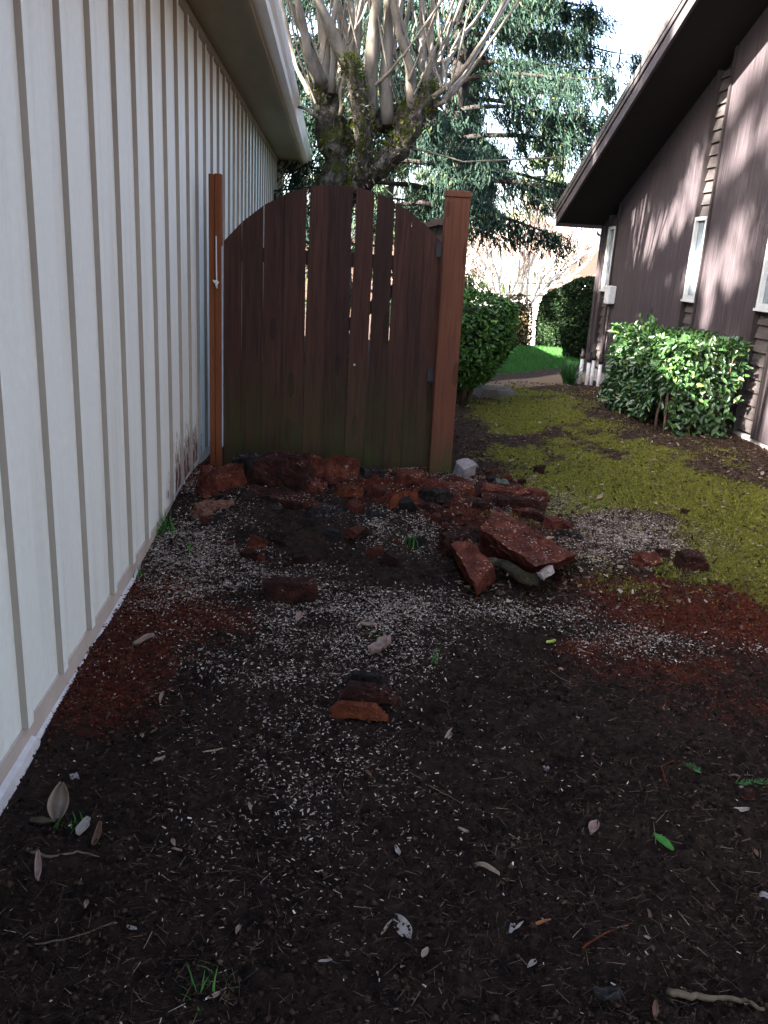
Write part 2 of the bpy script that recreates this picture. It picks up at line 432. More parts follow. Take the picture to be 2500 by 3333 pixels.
# ------------------------------------------------------------------ mesh building
class MB:
    def __init__(s): s.v = []; s.f = []

    def box(s, a, b, rz=0., piv=None, ry=0.):
        x0, y0, z0 = a; x1, y1, z1 = b
        n = len(s.v)
        P = [(x, y, z) for z in (z0, z1) for y in (y0, y1) for x in (x0, x1)]
        s.v += P
        s.f += [(n, n + 2, n + 3, n + 1), (n + 4, n + 5, n + 7, n + 6), (n, n + 1, n + 5, n + 4), (n + 2, n + 6, n + 7, n + 3),
                (n, n + 4, n + 6, n + 2), (n + 1, n + 3, n + 7, n + 5)]
        return s

    def hexa(s, P):
        """eight corners: four of the bottom in order round, four of the top"""
        n = len(s.v); s.v += [tuple(p) for p in P]
        s.f += [(n, n + 3, n + 2, n + 1), (n + 4, n + 5, n + 6, n + 7)] + [(n + i, n + (i + 1) % 4, n + 4 + (i + 1) % 4, n + 4 + i) for i in range(4)]
        return s

    def poly(s, P):
        n = len(s.v); s.v += [tuple(p) for p in P]; s.f.append(tuple(range(n, n + len(P)))); return s

    def tube(s, pts, rad, k=8, cap=True, wob=0., seed=0):
        pts = [Vector(p) for p in pts]; n0 = len(s.v)
        up = Vector((.31, .17, .93)).normalized()
        for i, p in enumerate(pts):
            d = (pts[min(i + 1, len(pts) - 1)] - pts[max(i - 1, 0)]).normalized()
            a = d.cross(up)
            if a.length < .1: a = d.cross(Vector((1, 0, 0)))
            a.normalize(); b = d.cross(a)
            r = rad[i] if hasattr(rad, '__len__') else rad
            for j in range(k):
                t = 2 * math.pi * j / k
                q = a * math.cos(t) + b * math.sin(t)
                rr = r
                if wob: rr = r * (1 + wob * (float(vnoise(p.x * 5 + q.x * 1.3, p.y * 5 + q.y * 1.3, p.z * 5 + q.z * 1.3, seed)) + .5 * float(vnoise(p.x * 14 + q.x * 3, p.y * 14 + q.y * 3, p.z * 14 + q.z * 3, seed))))
                s.v.append(tuple(p + q * rr))
        for i in range(len(pts) - 1):
            for j in range(k):
                A = n0 + i * k + j; B = n0 + i * k + (j + 1) % k
                s.f.append((A, B, B + k, A + k))
        if cap:
            s.f.append(tuple(n0 + j for j in range(k))[::-1]); e = n0 + (len(pts) - 1) * k
            s.f.append(tuple(e + j for j in range(k)))
        return s

    def mesh(s, name, mat, off=(0, 0, 0), smooth=False):
        me = bpy.data.meshes.new(name)
        o = Vector(off)
        me.from_pydata([tuple(Vector(p) - o) for p in s.v], [], s.f)
        me.materials.append(mat)
        if smooth: me.polygons.foreach_set('use_smooth', [True] * len(me.polygons))
        me.update(); return me


def npmesh(name, V, F, mat, off=(0, 0, 0), smooth=False):
    """V (n,3), F (m,k) faces of one size"""
    V = np.asarray(V, np.float32) - np.asarray(off, np.float32); F = np.asarray(F, np.int32)
    me = bpy.data.meshes.new(name); k = F.shape[1]
    me.vertices.add(len(V)); me.vertices.foreach_set('co', V.ravel())
    me.loops.add(F.size); me.loops.foreach_set('vertex_index', F.ravel())
    me.polygons.add(len(F)); me.polygons.foreach_set('loop_start', np.arange(0, F.size, k, dtype=np.int32))
    if smooth: me.polygons.foreach_set('use_smooth', np.ones(len(F), bool))
    me.materials.append(mat); me.update(calc_edges=True); return me


def tag(o, label=None, cat=None, group=None, kind=None):
    if label: o['label'] = label
    if cat: o['category'] = cat
    if group: o['group'] = group
    if kind: o['kind'] = kind
    return o


def thing(name, label, cat, loc=(0, 0, 0), group=None):
    o = bpy.data.objects.new(name, None); COL.objects.link(o); o.location = loc; o.empty_display_size = .1
    return tag(o, label, cat, group)


def wloc(o):
    p = Vector((0, 0, 0))
    while o: p += Vector(o.location); o = o.parent
    return p


def put(name, mb, mat, parent=None, loc=None, smooth=False, label=None, cat=None, group=None, kind=None):
    """link one mesh; its coordinates are world ones"""
    base = wloc(parent) if parent else Vector(loc if loc is not None else (0, 0, 0))
    me = mb.mesh(name, mat, base, smooth) if isinstance(mb, MB) else mb
    o = bpy.data.objects.new(name, me); COL.objects.link(o)
    if parent: o.parent = parent
    else: o.location = base
    return tag(o, label, cat, group, kind)


def bevel(o, w=.006, seg=2):
    b = o.modifiers.new('bevel', 'BEVEL'); b.width = w; b.segments = seg; b.limit_method = 'ANGLE'; return o


def leaf_mesh(name, P, D, Nn, L, W, mat, off=(0, 0, 0), fold=.25, tipw=.75):
    """folded leaves: base points P, direction D, normal Nn, length L, width W"""
    D = D / np.linalg.norm(D, axis=1, keepdims=True)
    S = np.cross(D, Nn); S /= np.maximum(np.linalg.norm(S, axis=1, keepdims=True), 1e-6)
    U = np.cross(S, D)
    L = np.asarray(L).reshape(-1, 1); W = np.asarray(W).reshape(-1, 1)
    b = P; t = P + D * L - U * L * .12
    l1 = P + D * L * .33 - S * W * .5 + U * W * fold; l2 = P + D * L * .7 - S * W * .5 * tipw + U * W * fold * .6
    r1 = P + D * L * .33 + S * W * .5 + U * W * fold; r2 = P + D * L * .7 + S * W * .5 * tipw + U * W * fold * .6
    n = len(P); V = np.stack([b, l1, l2, t, r2, r1], 1).reshape(-1, 3)
    i = np.arange(n)[:, None] * 6
    F = np.concatenate([i + np.array([[0, 3, 2, 1]]), i + np.array([[0, 5, 4, 3]])], 0)
    return npmesh(name, V, F, mat, off)


def quad_mesh(name, P, D, S, L, W, mat, off=(0, 0, 0), taper=.35):
    """simple slivers: base P, direction D, side S"""
    D = D / np.maximum(np.linalg.norm(D, axis=1, keepdims=True), 1e-6)
    S = S - D * np.sum(S * D, 1, keepdims=True); S /= np.maximum(np.linalg.norm(S, axis=1, keepdims=True), 1e-6)
    L = np.asarray(L).reshape(-1, 1); W = np.asarray(W).reshape(-1, 1)
    V = np.stack([P - S * W * .5, P + S * W * .5, P + S * W * .5 * taper + D * L, P - S * W * .5 * taper + D * L], 1).reshape(-1, 3)
    F = np.arange(len(P) * 4).reshape(-1, 4)
    return npmesh(name, V, F, mat, off)


def bm_obj(name, bm, mat, loc, parent=None, **k):
    off = wloc(parent) if parent else Vector(loc)
    for v in bm.verts: v.co -= off
    me = bpy.data.meshes.new(name); bm.to_mesh(me); bm.free(); me.materials.append(mat)
    o = bpy.data.objects.new(name, me); COL.objects.link(o)
    if parent: o.parent = parent
    else: o.location = off
    return tag(o, **k)


def rv(n): return RS.normal(size=(n, 3))


# ------------------------------------------------------------------ ground
def axis(parts):
    out = [parts[0][0]]
    for a, b, s0, s1 in parts:
        p = a
        while p < b - 1e-6:
            t = (p - a) / (b - a); p += s0 + (s1 - s0) * t
            out.append(min(p, b))
    return np.unique(np.round(out, 5))


gx = axis([(-120, -6, 12, 1.5), (-6, -1, 1.0, .06), (-1, 2.4, .0105, .0105), (2.4, 4.2, .0105, .03), (4.2, 8, .05, .8), (8, 160, 1, 14)])
gy = axis([(-40, -1, 6, .6), (-1, .95, .3, .012), (.95, 3, .0075, .0105), (3, 6.5, .0105, .021), (6.5, 14, .024, .08), (14, 30, .1, 1.0), (30, 260, 1.2, 12)])
XX, YY = np.meshgrid(gx, gy)
ZZ = H(XX, YY)
nx, ny = len(gx), len(gy)
V = np.stack([XX, YY, ZZ], -1).reshape(-1, 3)
ii = (np.arange(ny - 1)[:, None] * nx + np.arange(nx - 1)[None, :]).ravel()
F = np.stack([ii, ii + 1, ii + nx + 1, ii + nx], 1)
gm = npmesh('ground', V, F, M['soil'])


def blobs(x, y, L):
    """soft patches: picture centre, half size in metres across and along, strength"""
    r = 0 * x
    for px, py, rx, ry, w in L:
        c = at_z(px, py, -.06)
        r = r + w * np.exp(-((x - c[0]) / rx) ** 2 - ((y - c[1]) / ry) ** 2)
    return np.clip(r, 0, 1.2)


REDL = [(300, 1330, .30, .35, .8), (210, 1480, .28, .30, .8), (470, 1330, .30, .14, .6), (820, 1080, .45, .35, .9), (950, 1120, .35, .25, .6),
        (520, 1040, .5, .35, .7), (1330, 1260, .30, .16, .75), (1480, 1310, .45, .22, .85), (1620, 1350, .5, .3, .8), (1270, 1380, .22, .12, .55), (1420, 1440, .4, .14, .55),
        (1600, 1530, .35, .15, .45), (1120, 1150, .5, .35, .5), (700, 1010, .8, .3, .7), (420, 1040, .3, .5, .7), (1000, 1040, .5, .3, .55), (380, 1250, .3, .3, .4)]
CHIPL = [(400, 1180, .28, .38, .9), (370, 1260, .25, .25, .9), (480, 1200, .22, .25, .6), (1330, 1150, .28, .30, 1.0), (1270, 1190, .2, .18, .7), (1430, 1190, .3, .2, .6),
         (860, 1160, .25, .20, .9), (760, 1320, .30, .22, .55), (930, 1300, .30, .2, .6), (620, 1250, .25, .22, .5), (1180, 1310, .3, .12, .55), (1340, 1370, .3, .1, .55),
         (1480, 1400, .4, .1, .4), (640, 1760, .3, .3, .09), (900, 1650, .4, .4, .07), (560, 1400, .35, .25, .28), (700, 1450, .30, .25, .2), (640, 1620, .28, .28, .15), (600, 1780, .18, .2, .16), (840, 1400, .3, .2, .35), (450, 1060, .4, .4, .45),
         (700, 1070, .6, .3, .38), (870, 1030, .25, .12, .9), (1010, 1040, .3, .2, .6), (1060, 1090, .3, .2, .5), (1200, 1080, .25, .3, .35), (330, 1380, .3, .3, .22)]


def masks(x, y):
    big = fbm(x * 2.2, y * 1.3, 0, 77, 5, .65)
    red = blobs(x, y, REDL)
    chip = blobs(x, y, CHIPL)
    path = 1.0 + .12 * (y - 4)                      # the green strip runs away to the right
    moss = sst(.95, 1.7, x - .0 * y) * sst(3.0, 3.9, y + .5 * (x - 1.5)) * (1 - sst(9.6, 10.2, y)) * (1 - .8 * sst(2.2, 3.0, x - .12 * (8 - np.minimum(y, 8))))
    moss = moss * np.clip(.78 + 1.5 * big + .5 * fbm(x * 5, y * 5, 0, 133, 3), 0, 1)
    moss = moss * (1 - .85 * np.clip(chip, 0, 1))
    litter = sst(.7, 1.1, x) * sst(3.6, 4.6, y)
    litter = np.maximum(litter, sst(6.5, 7.5, y))
    litter = np.maximum(litter, .55 * sst(.2, 1.3, x) * (1 - sst(2.5, 3.2, y)) * np.clip(.5 + big, 0, 1))
    a, b = at_z(1060, 812, .02), at_z(1235, 772, .02)
    edge = 10.75 + .85 * np.clip(x - 2, -1, 2.2) + .12 * fbm(x * 1.5, y * 1.5, 0, 5, 2)
    lawn = sst(-.12, .12, y - edge) * (1 - sst(16, 18, y)) * sst(.9, 1.3, x)
    s0 = np.exp(-((x - 2.7) / 1.1) ** 4 - ((y - 10.1 - .85 * (x - 2.3)) / .42) ** 4)  # band of ground coloured as if sun fell across it
    return red, chip, moss, litter, lawn, s0


red, chip, moss, litter, lawn, sun_strip = [a.ravel() for a in masks(XX, YY)]
c1 = gm.color_attributes.new('mix', 'FLOAT_COLOR', 'POINT')
c1.data.foreach_set('color', np.stack([red, moss, lawn, 1 + 0 * red], 1).astype(np.float32).ravel())
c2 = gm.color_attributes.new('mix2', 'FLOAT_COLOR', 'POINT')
c2.data.foreach_set('color', np.stack([litter, sun_strip, 0 * red, 1 + 0 * red], 1).astype(np.float32).ravel())
put('ground', gm, None, kind='structure')


# loose cover that nobody could count
def scatter(n, x0, x1, y0, y1, dens, near=True):
    """points whose density follows dens(x, y)"""
    out = []
    got = 0
    while got < n:
        x = RS.uniform(x0, x1, 60000); y = y0 * (y1 / y0) ** RS.uniform(0, 1, 60000) if near else RS.uniform(y0, y1, 60000)
        k = RS.uniform(0, 1, 60000) < dens(x, y)
        out.append(np.stack([x[k], y[k]], 1)); got += k.sum()
    P = np.concatenate(out)[:n]
    return P[:, 0], P[:, 1]


def chipdens(x, y):
    c = blobs(x, y, CHIPL); nz = fbm(x * 7, y * 7, 0, 91, 3)
    d = np.clip(c * (1.1 + 1.4 * nz), 0, 1) ** 1.35
    return np.clip(d + .004 * (y < 6), 0, 1) * (y / 5.5).clip(0, 1.3) ** .6 * .9


x, y = scatter(82000, -.86, 2.6, 1.15, 5.9, chipdens)
n = len(x); z = H(x, y)
d = rv(n); d[:, 2] *= .28
s = rv(n); s[:, 2] *= .5
L = RS.uniform(.004, .012, n) * (1 + .35 * (RS.uniform(size=n) > .93)); W = L * RS.uniform(.22, .5, n)
P = np.stack([x, y, z + RS.uniform(-.002, .005, n)], 1)
put('wood_chips', quad_mesh('wood_chips', P, d, s, L, W, M['chip'], taper=.7), None, label='pale wood chips and shavings strewn over the soil', cat='wood chips', kind='stuff')

x, y = scatter(34000, -.86, 4.0, 1.05, 7.5, lambda x, y: np.where(y < 4, .9, .45) * (1 - .6 * (fbm(x * 3, y * 3, 0, 14, 2) > .15)))
n = len(x); z = H(x, y)
d = rv(n); d[:, 2] *= .22; s = rv(n)
P = np.stack([x, y, z + .004], 1)
put('dry_needles', quad_mesh('dry_needles', P, d, s, RS.uniform(.015, .045, n), RS.uniform(.0009, .0022, n), M['needle'], taper=.5), None,
    label='dry brown conifer needles lying over the dark soil', cat='needles', kind='stuff')


def crumbs(name, n, dens, mat, r0, r1, label, y1=6.5):
    x, y = scatter(n, -.86, 3.2, 1.05, y1, dens); z = H(x, y)
    r = RS.uniform(0, 1, n) ** 3 * (r1 - r0) + r0
    B = np.array([[1, 0, 0], [-1, 0, 0], [0, 1, 0], [0, -1, 0], [0, 0, 1], [0, 0, -1]], float)
    Fo = np.array([[0, 2, 4], [2, 1, 4], [1, 3, 4], [3, 0, 4], [2, 0, 5], [1, 2, 5], [3, 1, 5], [0, 3, 5]])
    V = B[None] * RS.uniform(.55, 1.3, (n, 6, 1)) * np.array([1, 1, .75]) + RS.normal(0, .22, (n, 6, 3))
    a = RS.uniform(0, 6.28, n); ca, sa = np.cos(a)[:, None], np.sin(a)[:, None]
    V = np.stack([V[..., 0] * ca - V[..., 1] * sa, V[..., 0] * sa + V[..., 1] * ca, V[..., 2]], -1) * r[:, None, None]
    V = V + np.stack([x, y, z + r * .35], 1)[:, None]
    Fc = (np.arange(n)[:, None, None] * 6 + Fo[None]).reshape(-1, 3)
    put(name, npmesh(name, V.reshape(-1, 3), Fc, mat), None, label=label, cat='soil', kind='stuff')


crumbs('soil_crumbs', 52000, lambda x, y: (1 - .85 * sst(1.0, 1.6, x) * sst(3.2, 4, y)), M['crumb'], .0018, .0095, 'dark crumbs and clods of loose soil')
crumbs('rotten_wood_crumbs', 26000, lambda x, y: np.clip(blobs(x, y, REDL) * 1.1 - .15, 0, 1), M['crumbred'], .0015, .0075, 'red crumbs of rotten wood on the mound and along the wall')

n = 16000
x, y = scatter(n, .6, 3.5, 3.4, 10.4, lambda x, y: np.clip(.9 - .6 * masks(x, y)[2], .1, 1)); z = H(x, y)
d = rv(n); d[:, 2] *= .3; s = rv(n); s[:, 2] *= .4
L = RS.uniform(.008, .030, n)
put('leaf_litter', quad_mesh('leaf_litter', np.stack([x, y, z + .004], 1), d, s, L, L * RS.uniform(.3, .8, n), island('litter_scrap', [(0, (.012, .008, .006)), (.5, (.05, .03, .02)), (.9, (.12, .08, .055)), (1, (.3, .25, .2))], .9, .1), taper=.6), None,
    label='brown leaf litter over the bare parts of the path', cat='leaf litter', kind='stuff')

# moss cushions and lawn blades
x, y = scatter(38000, .9, 3.6, 3.2, 10.3, lambda x, y: np.clip(masks(x, y)[2] * 1.2 - .25 + .8 * fbm(x * 6, y * 6, 0, 15, 3), 0, 1))
n = len(x); z = H(x, y); d = rv(n) * .7; d[:, 2] = np.abs(d[:, 2]) + .45
put('moss', quad_mesh('moss', np.stack([x, y, z], 1), d, rv(n), RS.uniform(.006, .018, n), RS.uniform(.004, .010, n), M['mosstuft']), None,
    label='yellow green moss over the ground between the houses', cat='moss', kind='stuff')
x, y = scatter(60000, 1.2, 6.5, 10.3, 15.5, lambda x, y: (masks(x, y)[4] > .6) * 1., near=False)
n = len(x); z = H(x, y); d = rv(n) * .35; d[:, 2] = 1
put('lawn_grass', quad_mesh('lawn_grass', np.stack([x, y, z - .005], 1), d, rv(n), RS.uniform(.03, .07, n), RS.uniform(.005, .010, n), M['grass'], taper=.2), None,
    label='bright green lawn grass beyond the mossy path', cat='grass', kind='stuff')

# ------------------------------------------------------------------ left house
XW = -.866; ZS = 2.67; YE = 14.6
lh = thing('cream_house', 'cream board and batten house filling the left side, with white gutter', 'house', (XW, 6, -.1))
mb = MB().box((XW - 6, -2.5, 0.0), (XW, YE, ZS + .25)); put('siding', mb, M['siding'], lh)
for k in range(-12, 43):
    y0 = 2.216 + (k) * .3405
    if y0 < -2.4 or y0 > YE - .1: continue
    b = MB().hexa([(XW - .01, y0, .0), (XW + .020, y0, .0), (XW + .020, y0 + .046, .0), (XW - .01, y0 + .046, .0),
                   (XW - .01, y0, ZS), (XW + .020, y0, ZS), (XW + .020, y0 + .046, ZS), (XW - .01, y0 + .046, ZS)])
    me = b.mesh('batten', M['batten'], wloc(lh)); me.materials.append(M['siding']); me.polygons[3].material_index = 1  # sides carry painted shade, front face keeps the siding colour
    o = bpy.data.objects.new('batten', me); COL.objects.link(o); o.parent = lh
mb = MB().box((XW - 5.95, -2.5, -.45), (XW + .006, YE - .01, -.002)); put('base_board', mb, M['skirt'], lh)
# ragged white flashing sheet at the foot of the wall
mb = MB(); pr = None
for k in range(190):
    y0 = .2 + k * .03
    zt = -.071 + .010 * float(fbm(y0 * 1.4, 1, 0, 8, 2)) + (.012 if y0 < 2.3 else -.012); xo = XW + .022 + .008 * float(fbm(y0 * 1.6, 7, 0, 9, 2))
    cur = [(XW + .0065, y0, zt + .006), (xo, y0, zt), (xo + .022 + .012 * float(fbm(y0 * 2, 3, 0, 4, 2)), y0, zt - .075)]
    if pr:
        mb.poly([pr[0], cur[0], cur[1], pr[1]]); mb.poly([pr[1], cur[1], cur[2], pr[2]])
    pr = cur
put('flashing', mb, M['wrap'], lh)
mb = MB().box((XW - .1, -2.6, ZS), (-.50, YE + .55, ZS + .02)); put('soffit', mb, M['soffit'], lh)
mb = MB().box((XW + .001, -2.6, ZS - .05), (XW + .022, YE, ZS - .001)); put('frieze_trim', mb, M['batten'], lh)
mb = MB().box((-.53, -2.6, ZS - .035), (-.500, YE + .55, ZS - .001)); mb.box((-.499, -2.6, ZS - .045), (-.475, YE + .56, ZS + .17)); put('fascia', mb, M['soffit'], lh)
mb = MB()
prof = [(-.474, ZS - .01), (-.40, ZS - .01), (-.392, ZS + .03), (-.372, ZS + .055), (-.358, ZS + .09), (-.355, ZS + .115), (-.368, ZS + .116), (-.37, ZS + .10), (-.474, ZS + .10)]
n0 = len(prof); ys = (-2.6, YE + .6)
mb.v = [(px, yy, pz) for yy in ys for px, pz in prof]
mb.f = [(i, (i + 1) % n0, n0 + (i + 1) % n0, n0 + i) for i in range(n0)] + [tuple(range(n0))[::-1], tuple(range(n0, 2 * n0))]
put('gutter', mb, M['gutter'], lh)
mb = MB().hexa([(-.47, -2.7, ZS + .125), (-.47, YE + .6, ZS + .125), (-4.2, YE + .6, ZS + 1.35), (-4.2, -2.7, ZS + 1.35),
                (-.44, -2.7, ZS + .165), (-.44, YE + .6, ZS + .165), (-4.2, YE + .6, ZS + 1.40), (-4.2, -2.7, ZS + 1.40)])
mb.hexa([(-4.2, -2.7, ZS + 1.35), (-4.2, YE + .6, ZS + 1.35), (-7.6, YE + .6, ZS + .15), (-7.6, -2.7, ZS + .15),
         (-4.2, -2.7, ZS + 1.40), (-4.2, YE + .6, ZS + 1.40), (-7.6, YE + .6, ZS + .2), (-7.6, -2.7, ZS + .2)])
put('roof', mb, M['shingle'], lh)
mb = MB().box((XW + .001, YE - .1, .001), (XW + .03, YE + .02, ZS - .06)); put('corner_board', mb, M['gutter'], lh)
mb = MB().tube([(-.43, YE + .3, ZS), (-.47, YE + .28, ZS - .12), (XW + .1, YE + .2, ZS - .4), (XW + .08, YE + .2, -.1)], .04, 8); put('downspout', mb, M['gutter'], lh, smooth=True)

# ------------------------------------------------------------------ gate and posts
gt = thing('garden_gate', 'arched dark brown plank gate with light showing through its gaps', 'gate', (.02, 5.56, 0))
edges = [-.686, -.571, -.434, -.300, -.157, -.020, .131, .266, .402, .528, .625, .738]
gcx, gz0 = .035, 1.805


def arch(xx):
    t = abs(xx - gcx) / .72
    return gz0 - .345 * t ** 2.05 - .03 * t ** 6


gaps = [.004, .004, .0012, .012, .001, .014, .011, .007, .001, .001, .001]
for i in range(11):
    a, b = edges[i], edges[i + 1]
    g = gaps[i]; ga = gaps[i - 1] if i else .002
    r = random.Random(i + 40)
    yb = 5.545 - .045 * (a - .02) + r.uniform(-.003, .003)
    mb = MB(); N_ = 26
    # outline of one board, its long edges slightly bowed, its top cut to the arch
    left, right = [], []
    for k in range(N_ + 1):
        t = k / N_
        wl = (.35 + .65 * abs(math.sin(t * 5 + i * 1.7))) * ga * (t ** 1.5 * 1.1 + .06); wr = (.35 + .65 * abs(math.sin(t * 5 + (i + 1) * 1.7))) * g * (t ** 1.5 * 1.1 + .06)
        xl, xr = a + wl - .05 * t * float(sst(.2, .75, a)), b - wr - .05 * t * float(sst(.2, .75, b))
        zl = -.02 + t * (arch(xl) + .02); zr = -.02 + t * (arch(xr) + .02)
        left.append((xl, zl)); right.append((xr, zr))
    for k in range(N_):
        (xl0, zl0), (xr0, zr0), (xl1, zl1), (xr1, zr1) = left[k], right[k], left[k + 1], right[k + 1]
        for yy, flip in ((yb, 0), (yb + .018, 1)):
            P = [(xl0, yy, zl0), (xr0, yy, zr0), (xr1, yy, zr1), (xl1, yy, zl1)]
            mb.poly(P[::-1] if flip else P)
        mb.poly([(xl0, yb, zl0), (xl1, yb, zl1), (xl1, yb + .018, zl1), (xl0, yb + .018, zl0)])
        mb.poly([(xr1, yb, zr1), (xr0, yb, zr0), (xr0, yb + .018, zr0), (xr1, yb + .018, zr1)])
    mb.poly([(left[-1][0], yb, left[-1][1]), (right[-1][0], yb, right[-1][1]), (right[-1][0], yb + .018, right[-1][1]), (left[-1][0], yb + .018, left[-1][1])])
    put('board', mb, M['gate'], gt)
for zc in (.28, 1.36):
    y0 = 5.568; mb = MB().hexa([(-.66, y0 + .03, zc - .045), (.70, y0 - .03, zc - .045), (.70, y0 + .005, zc - .045), (-.66, y0 + .068, zc - .045),
                               (-.66, y0 + .03, zc + .045), (.66, y0 - .03, zc + .045), (.66, y0 + .005, zc + .045), (-.66, y0 + .068, zc + .045)])
    put('rail', mb, M['gate'], gt)
mb = MB().hexa([(-.66, 5.60, .33), (-.56, 5.60, .33), (-.56, 5.632, .33), (-.66, 5.632, .33), (.50, 5.555, 1.31), (.60, 5.555, 1.31), (.60, 5.587, 1.31), (.50, 5.587, 1.31)])
put('brace', mb, M['gate'], gt)
for zz in (1.41, .62): put('hinge', MB().box((.66, 5.48, zz), (.715, 5.492, zz + .09)), M['black'], gt)
mb = MB().box((-.697, 5.56, .10), (-.689, 5.60, 1.40)); put('edge_strip', mb, M['steel'], gt)
for zz, xx in ((.70, .175), (1.38, .55)):
    mb = MB().tube([(xx, 5.535, zz), (xx, 5.528, zz), (xx, 5.527, zz)], [.007, .007, .004], 10); put('bolt_head', mb, M['steel'], gt)

pl = thing('gate_post', 'thin orange brown cedar post by the cream wall, white cord hanging on it', 'post', (-.735, 5.57, 0))
mb = MB().box((-.775, 5.55, -.3), (-.741, 5.63, 1.822)); o = put('post_board', mb, M['post_l'], pl); bevel(o, .003)
mb = MB().box((-.7395, 5.556, -.3), (-.698, 5.63, 1.826)); o = put('post_board', mb, M['post_l'], pl); bevel(o, .003)
c0 = at_y(467, 510, 5.545); c1_ = at_y(468, 605, 5.54)
mb = MB().tube([c0, (c0 + c1_) / 2, c1_], .0038, 6)
cd = put('latch_cord', mb, M['cord'], None, loc=(c0[0], c0[1], c0[2]), label='white latch cord with a knot hanging on the thin orange post', cat='cord')
kx, ky, kz = c1_
mb = MB().tube([(kx - .022, ky, kz - .0), (kx - .012, ky - .006, kz - .014), (kx, ky - .006, kz - .004), (kx + .008, ky - .004, kz - .012), (kx - .001, ky - .006, kz - .026), (kx + .003, ky - .003, kz - .05)],
                [.004, .010, .009, .009, .009, .005], 7)
put('knot', mb, M['cord'], cd, smooth=True)

pr_ = thing('gate_post', 'thick brown cedar post right of the gate, green with moss at its foot', 'post', (.785, 5.44, 0))
mb = MB().hexa([(.708, 5.385, -.3), (.856, 5.385, -.3), (.856, 5.50, -.3), (.708, 5.50, -.3), (.690, 5.385, 1.765), (.838, 5.385, 1.765), (.838, 5.50, 1.765), (.690, 5.50, 1.765)])
o = put('shaft', mb, M['post_r'], pr_); bevel(o, .006)
mb = MB().hexa([(.684, 5.379, 1.766), (.844, 5.379, 1.766), (.844, 5.506, 1.766), (.684, 5.506, 1.766), (.690, 5.385, 1.806), (.838, 5.385, 1.806), (.838, 5.50, 1.806), (.690, 5.50, 1.806)])
o = put('cap', mb, M['post_r'], pr_); bevel(o, .006)

fc = thing('board_fence', 'grey brown board fence running back behind the thick gate post', 'fence', (.78, 8, 0))
mb = MB()
for k in range(16):
    y0 = 5.6 + k * .145; mb.box((.70 + .004 * (k % 2), y0, -.1), (.722 + .004 * (k % 2), y0 + .138, 1.60))
put('fence_boards', mb, M['fence'], fc)
mb = MB().box((.665, 5.52, 1.605), (.765, 8.0, 1.645)); put('top_rail', mb, M['fence'], fc)

# ------------------------------------------------------------------ right house
XH = 3.5; YC = 11.19; SL = .44; XR = 2.88


def zs(y): return 1.93 + SL * (YC - y)


rh = thing('brown_house', 'dark brown house on the right with tall slit windows and a steep gable eave', 'house', (XH, 8, 0))
strips = [(10.62, 10.90, 1.14, 1.905), (8.01, 8.285, 1.155, 1.92), (6.50, 6.80, 1.16, 1.92), (3.6, 3.9, 1.16, 1.92)]
segs = []; e = YC
for (a, b, *_) in strips: segs.append((b + .035, e)); e = a - .035
segs.append((1.0, e))
mb = MB()
for (a, b) in segs:
    mb.hexa([(XH, a, .13), (XH, b, .13), (XH + .06, b, .13), (XH + .06, a, .13), (XH, a, zs(a)), (XH, b, zs(b)), (XH + .06, b, zs(b)), (XH + .06, a, zs(a))])
wv = put('wall', mb, M['house'], rh)
mb = MB().hexa([(XH + .061, 1, .1), (XH + .061, YC, .1), (XH + 8, YC, .1), (XH + 8, 1, .1), (XH + .061, 1, zs(1)), (XH + .061, YC, zs(YC)), (XH + 8, YC, zs(YC)), (XH + 8, 1, zs(1))])
put('wall_core', mb, M['htrim'], rh)
mb = MB().box((XH + .012, 1.0, -.6), (XH + 8, YC - .012, .1295)); put('foundation', mb, M['concrete'], rh)
mb = MB().box((XH - .018, YC - .10, .135), (XH - .001, YC + .015, zs(YC) - .01)); put('corner_board', mb, M['house'], rh)
for (a, b, z0, z1) in strips:
    fr = MB()
    xo = XH - .022
    for (ya, yb, za, zb) in ((a, a + .034, z0, z1), (b - .034, b, z0, z1), (a + .034, b - .034, z0, z0 + .04), (a + .034, b - .034, z1 - .035, z1)):
        fr.box((xo, ya, za), (XH + .05, yb, zb))
    fr.box((xo - .012, a - .01, z0 - .022), (XH + .05, b + .01, z0 - .001))
    w = put('window_frame', fr, M['wframe'], rh); w.name = 'window'
    mb = MB().box((XH + .012, a + .0345, z0 + .0405), (XH + .018, b - .0345, z1 - .0355)); put('pane', mb, M['pane'], w)
    # lap boards above and below
    for zlo, zhi in ((.16, z0 - .025), (z1 + .003, zs(b) - .02)):
        mb = MB(); zz = zlo
        while zz < zhi - .03:
            zt = min(zz + .107, zhi)
            mb.hexa([(XH + .016, a + .002, zz), (XH + .016, b - .002, zz), (XH + .055, b - .002, zz), (XH + .055, a + .002, zz), (XH + .038, a + .002, zt), (XH + .038, b - .002, zt), (XH + .055, b - .002, zt), (XH + .055, a + .002, zt)])
            zz += .109
        put('lap_siding', mb, M['lap'], rh)
    mb = MB()
    for ya, yb in ((a - .034, a - .001), (b + .001, b + .034)):
        mb.hexa([(XH - .020, ya, .135), (XH - .020, yb, .135), (XH + .059, yb, .135), (XH + .059, ya, .135), (XH - .020, ya, zs(ya) - .01), (XH - .020, yb, zs(yb) - .01), (XH + .059, yb, zs(yb) - .01), (XH + .059, ya, zs(ya) - .01)])
    put('trim', mb, M['htrim'], rh)
YP = 1.5; YL = 11.24
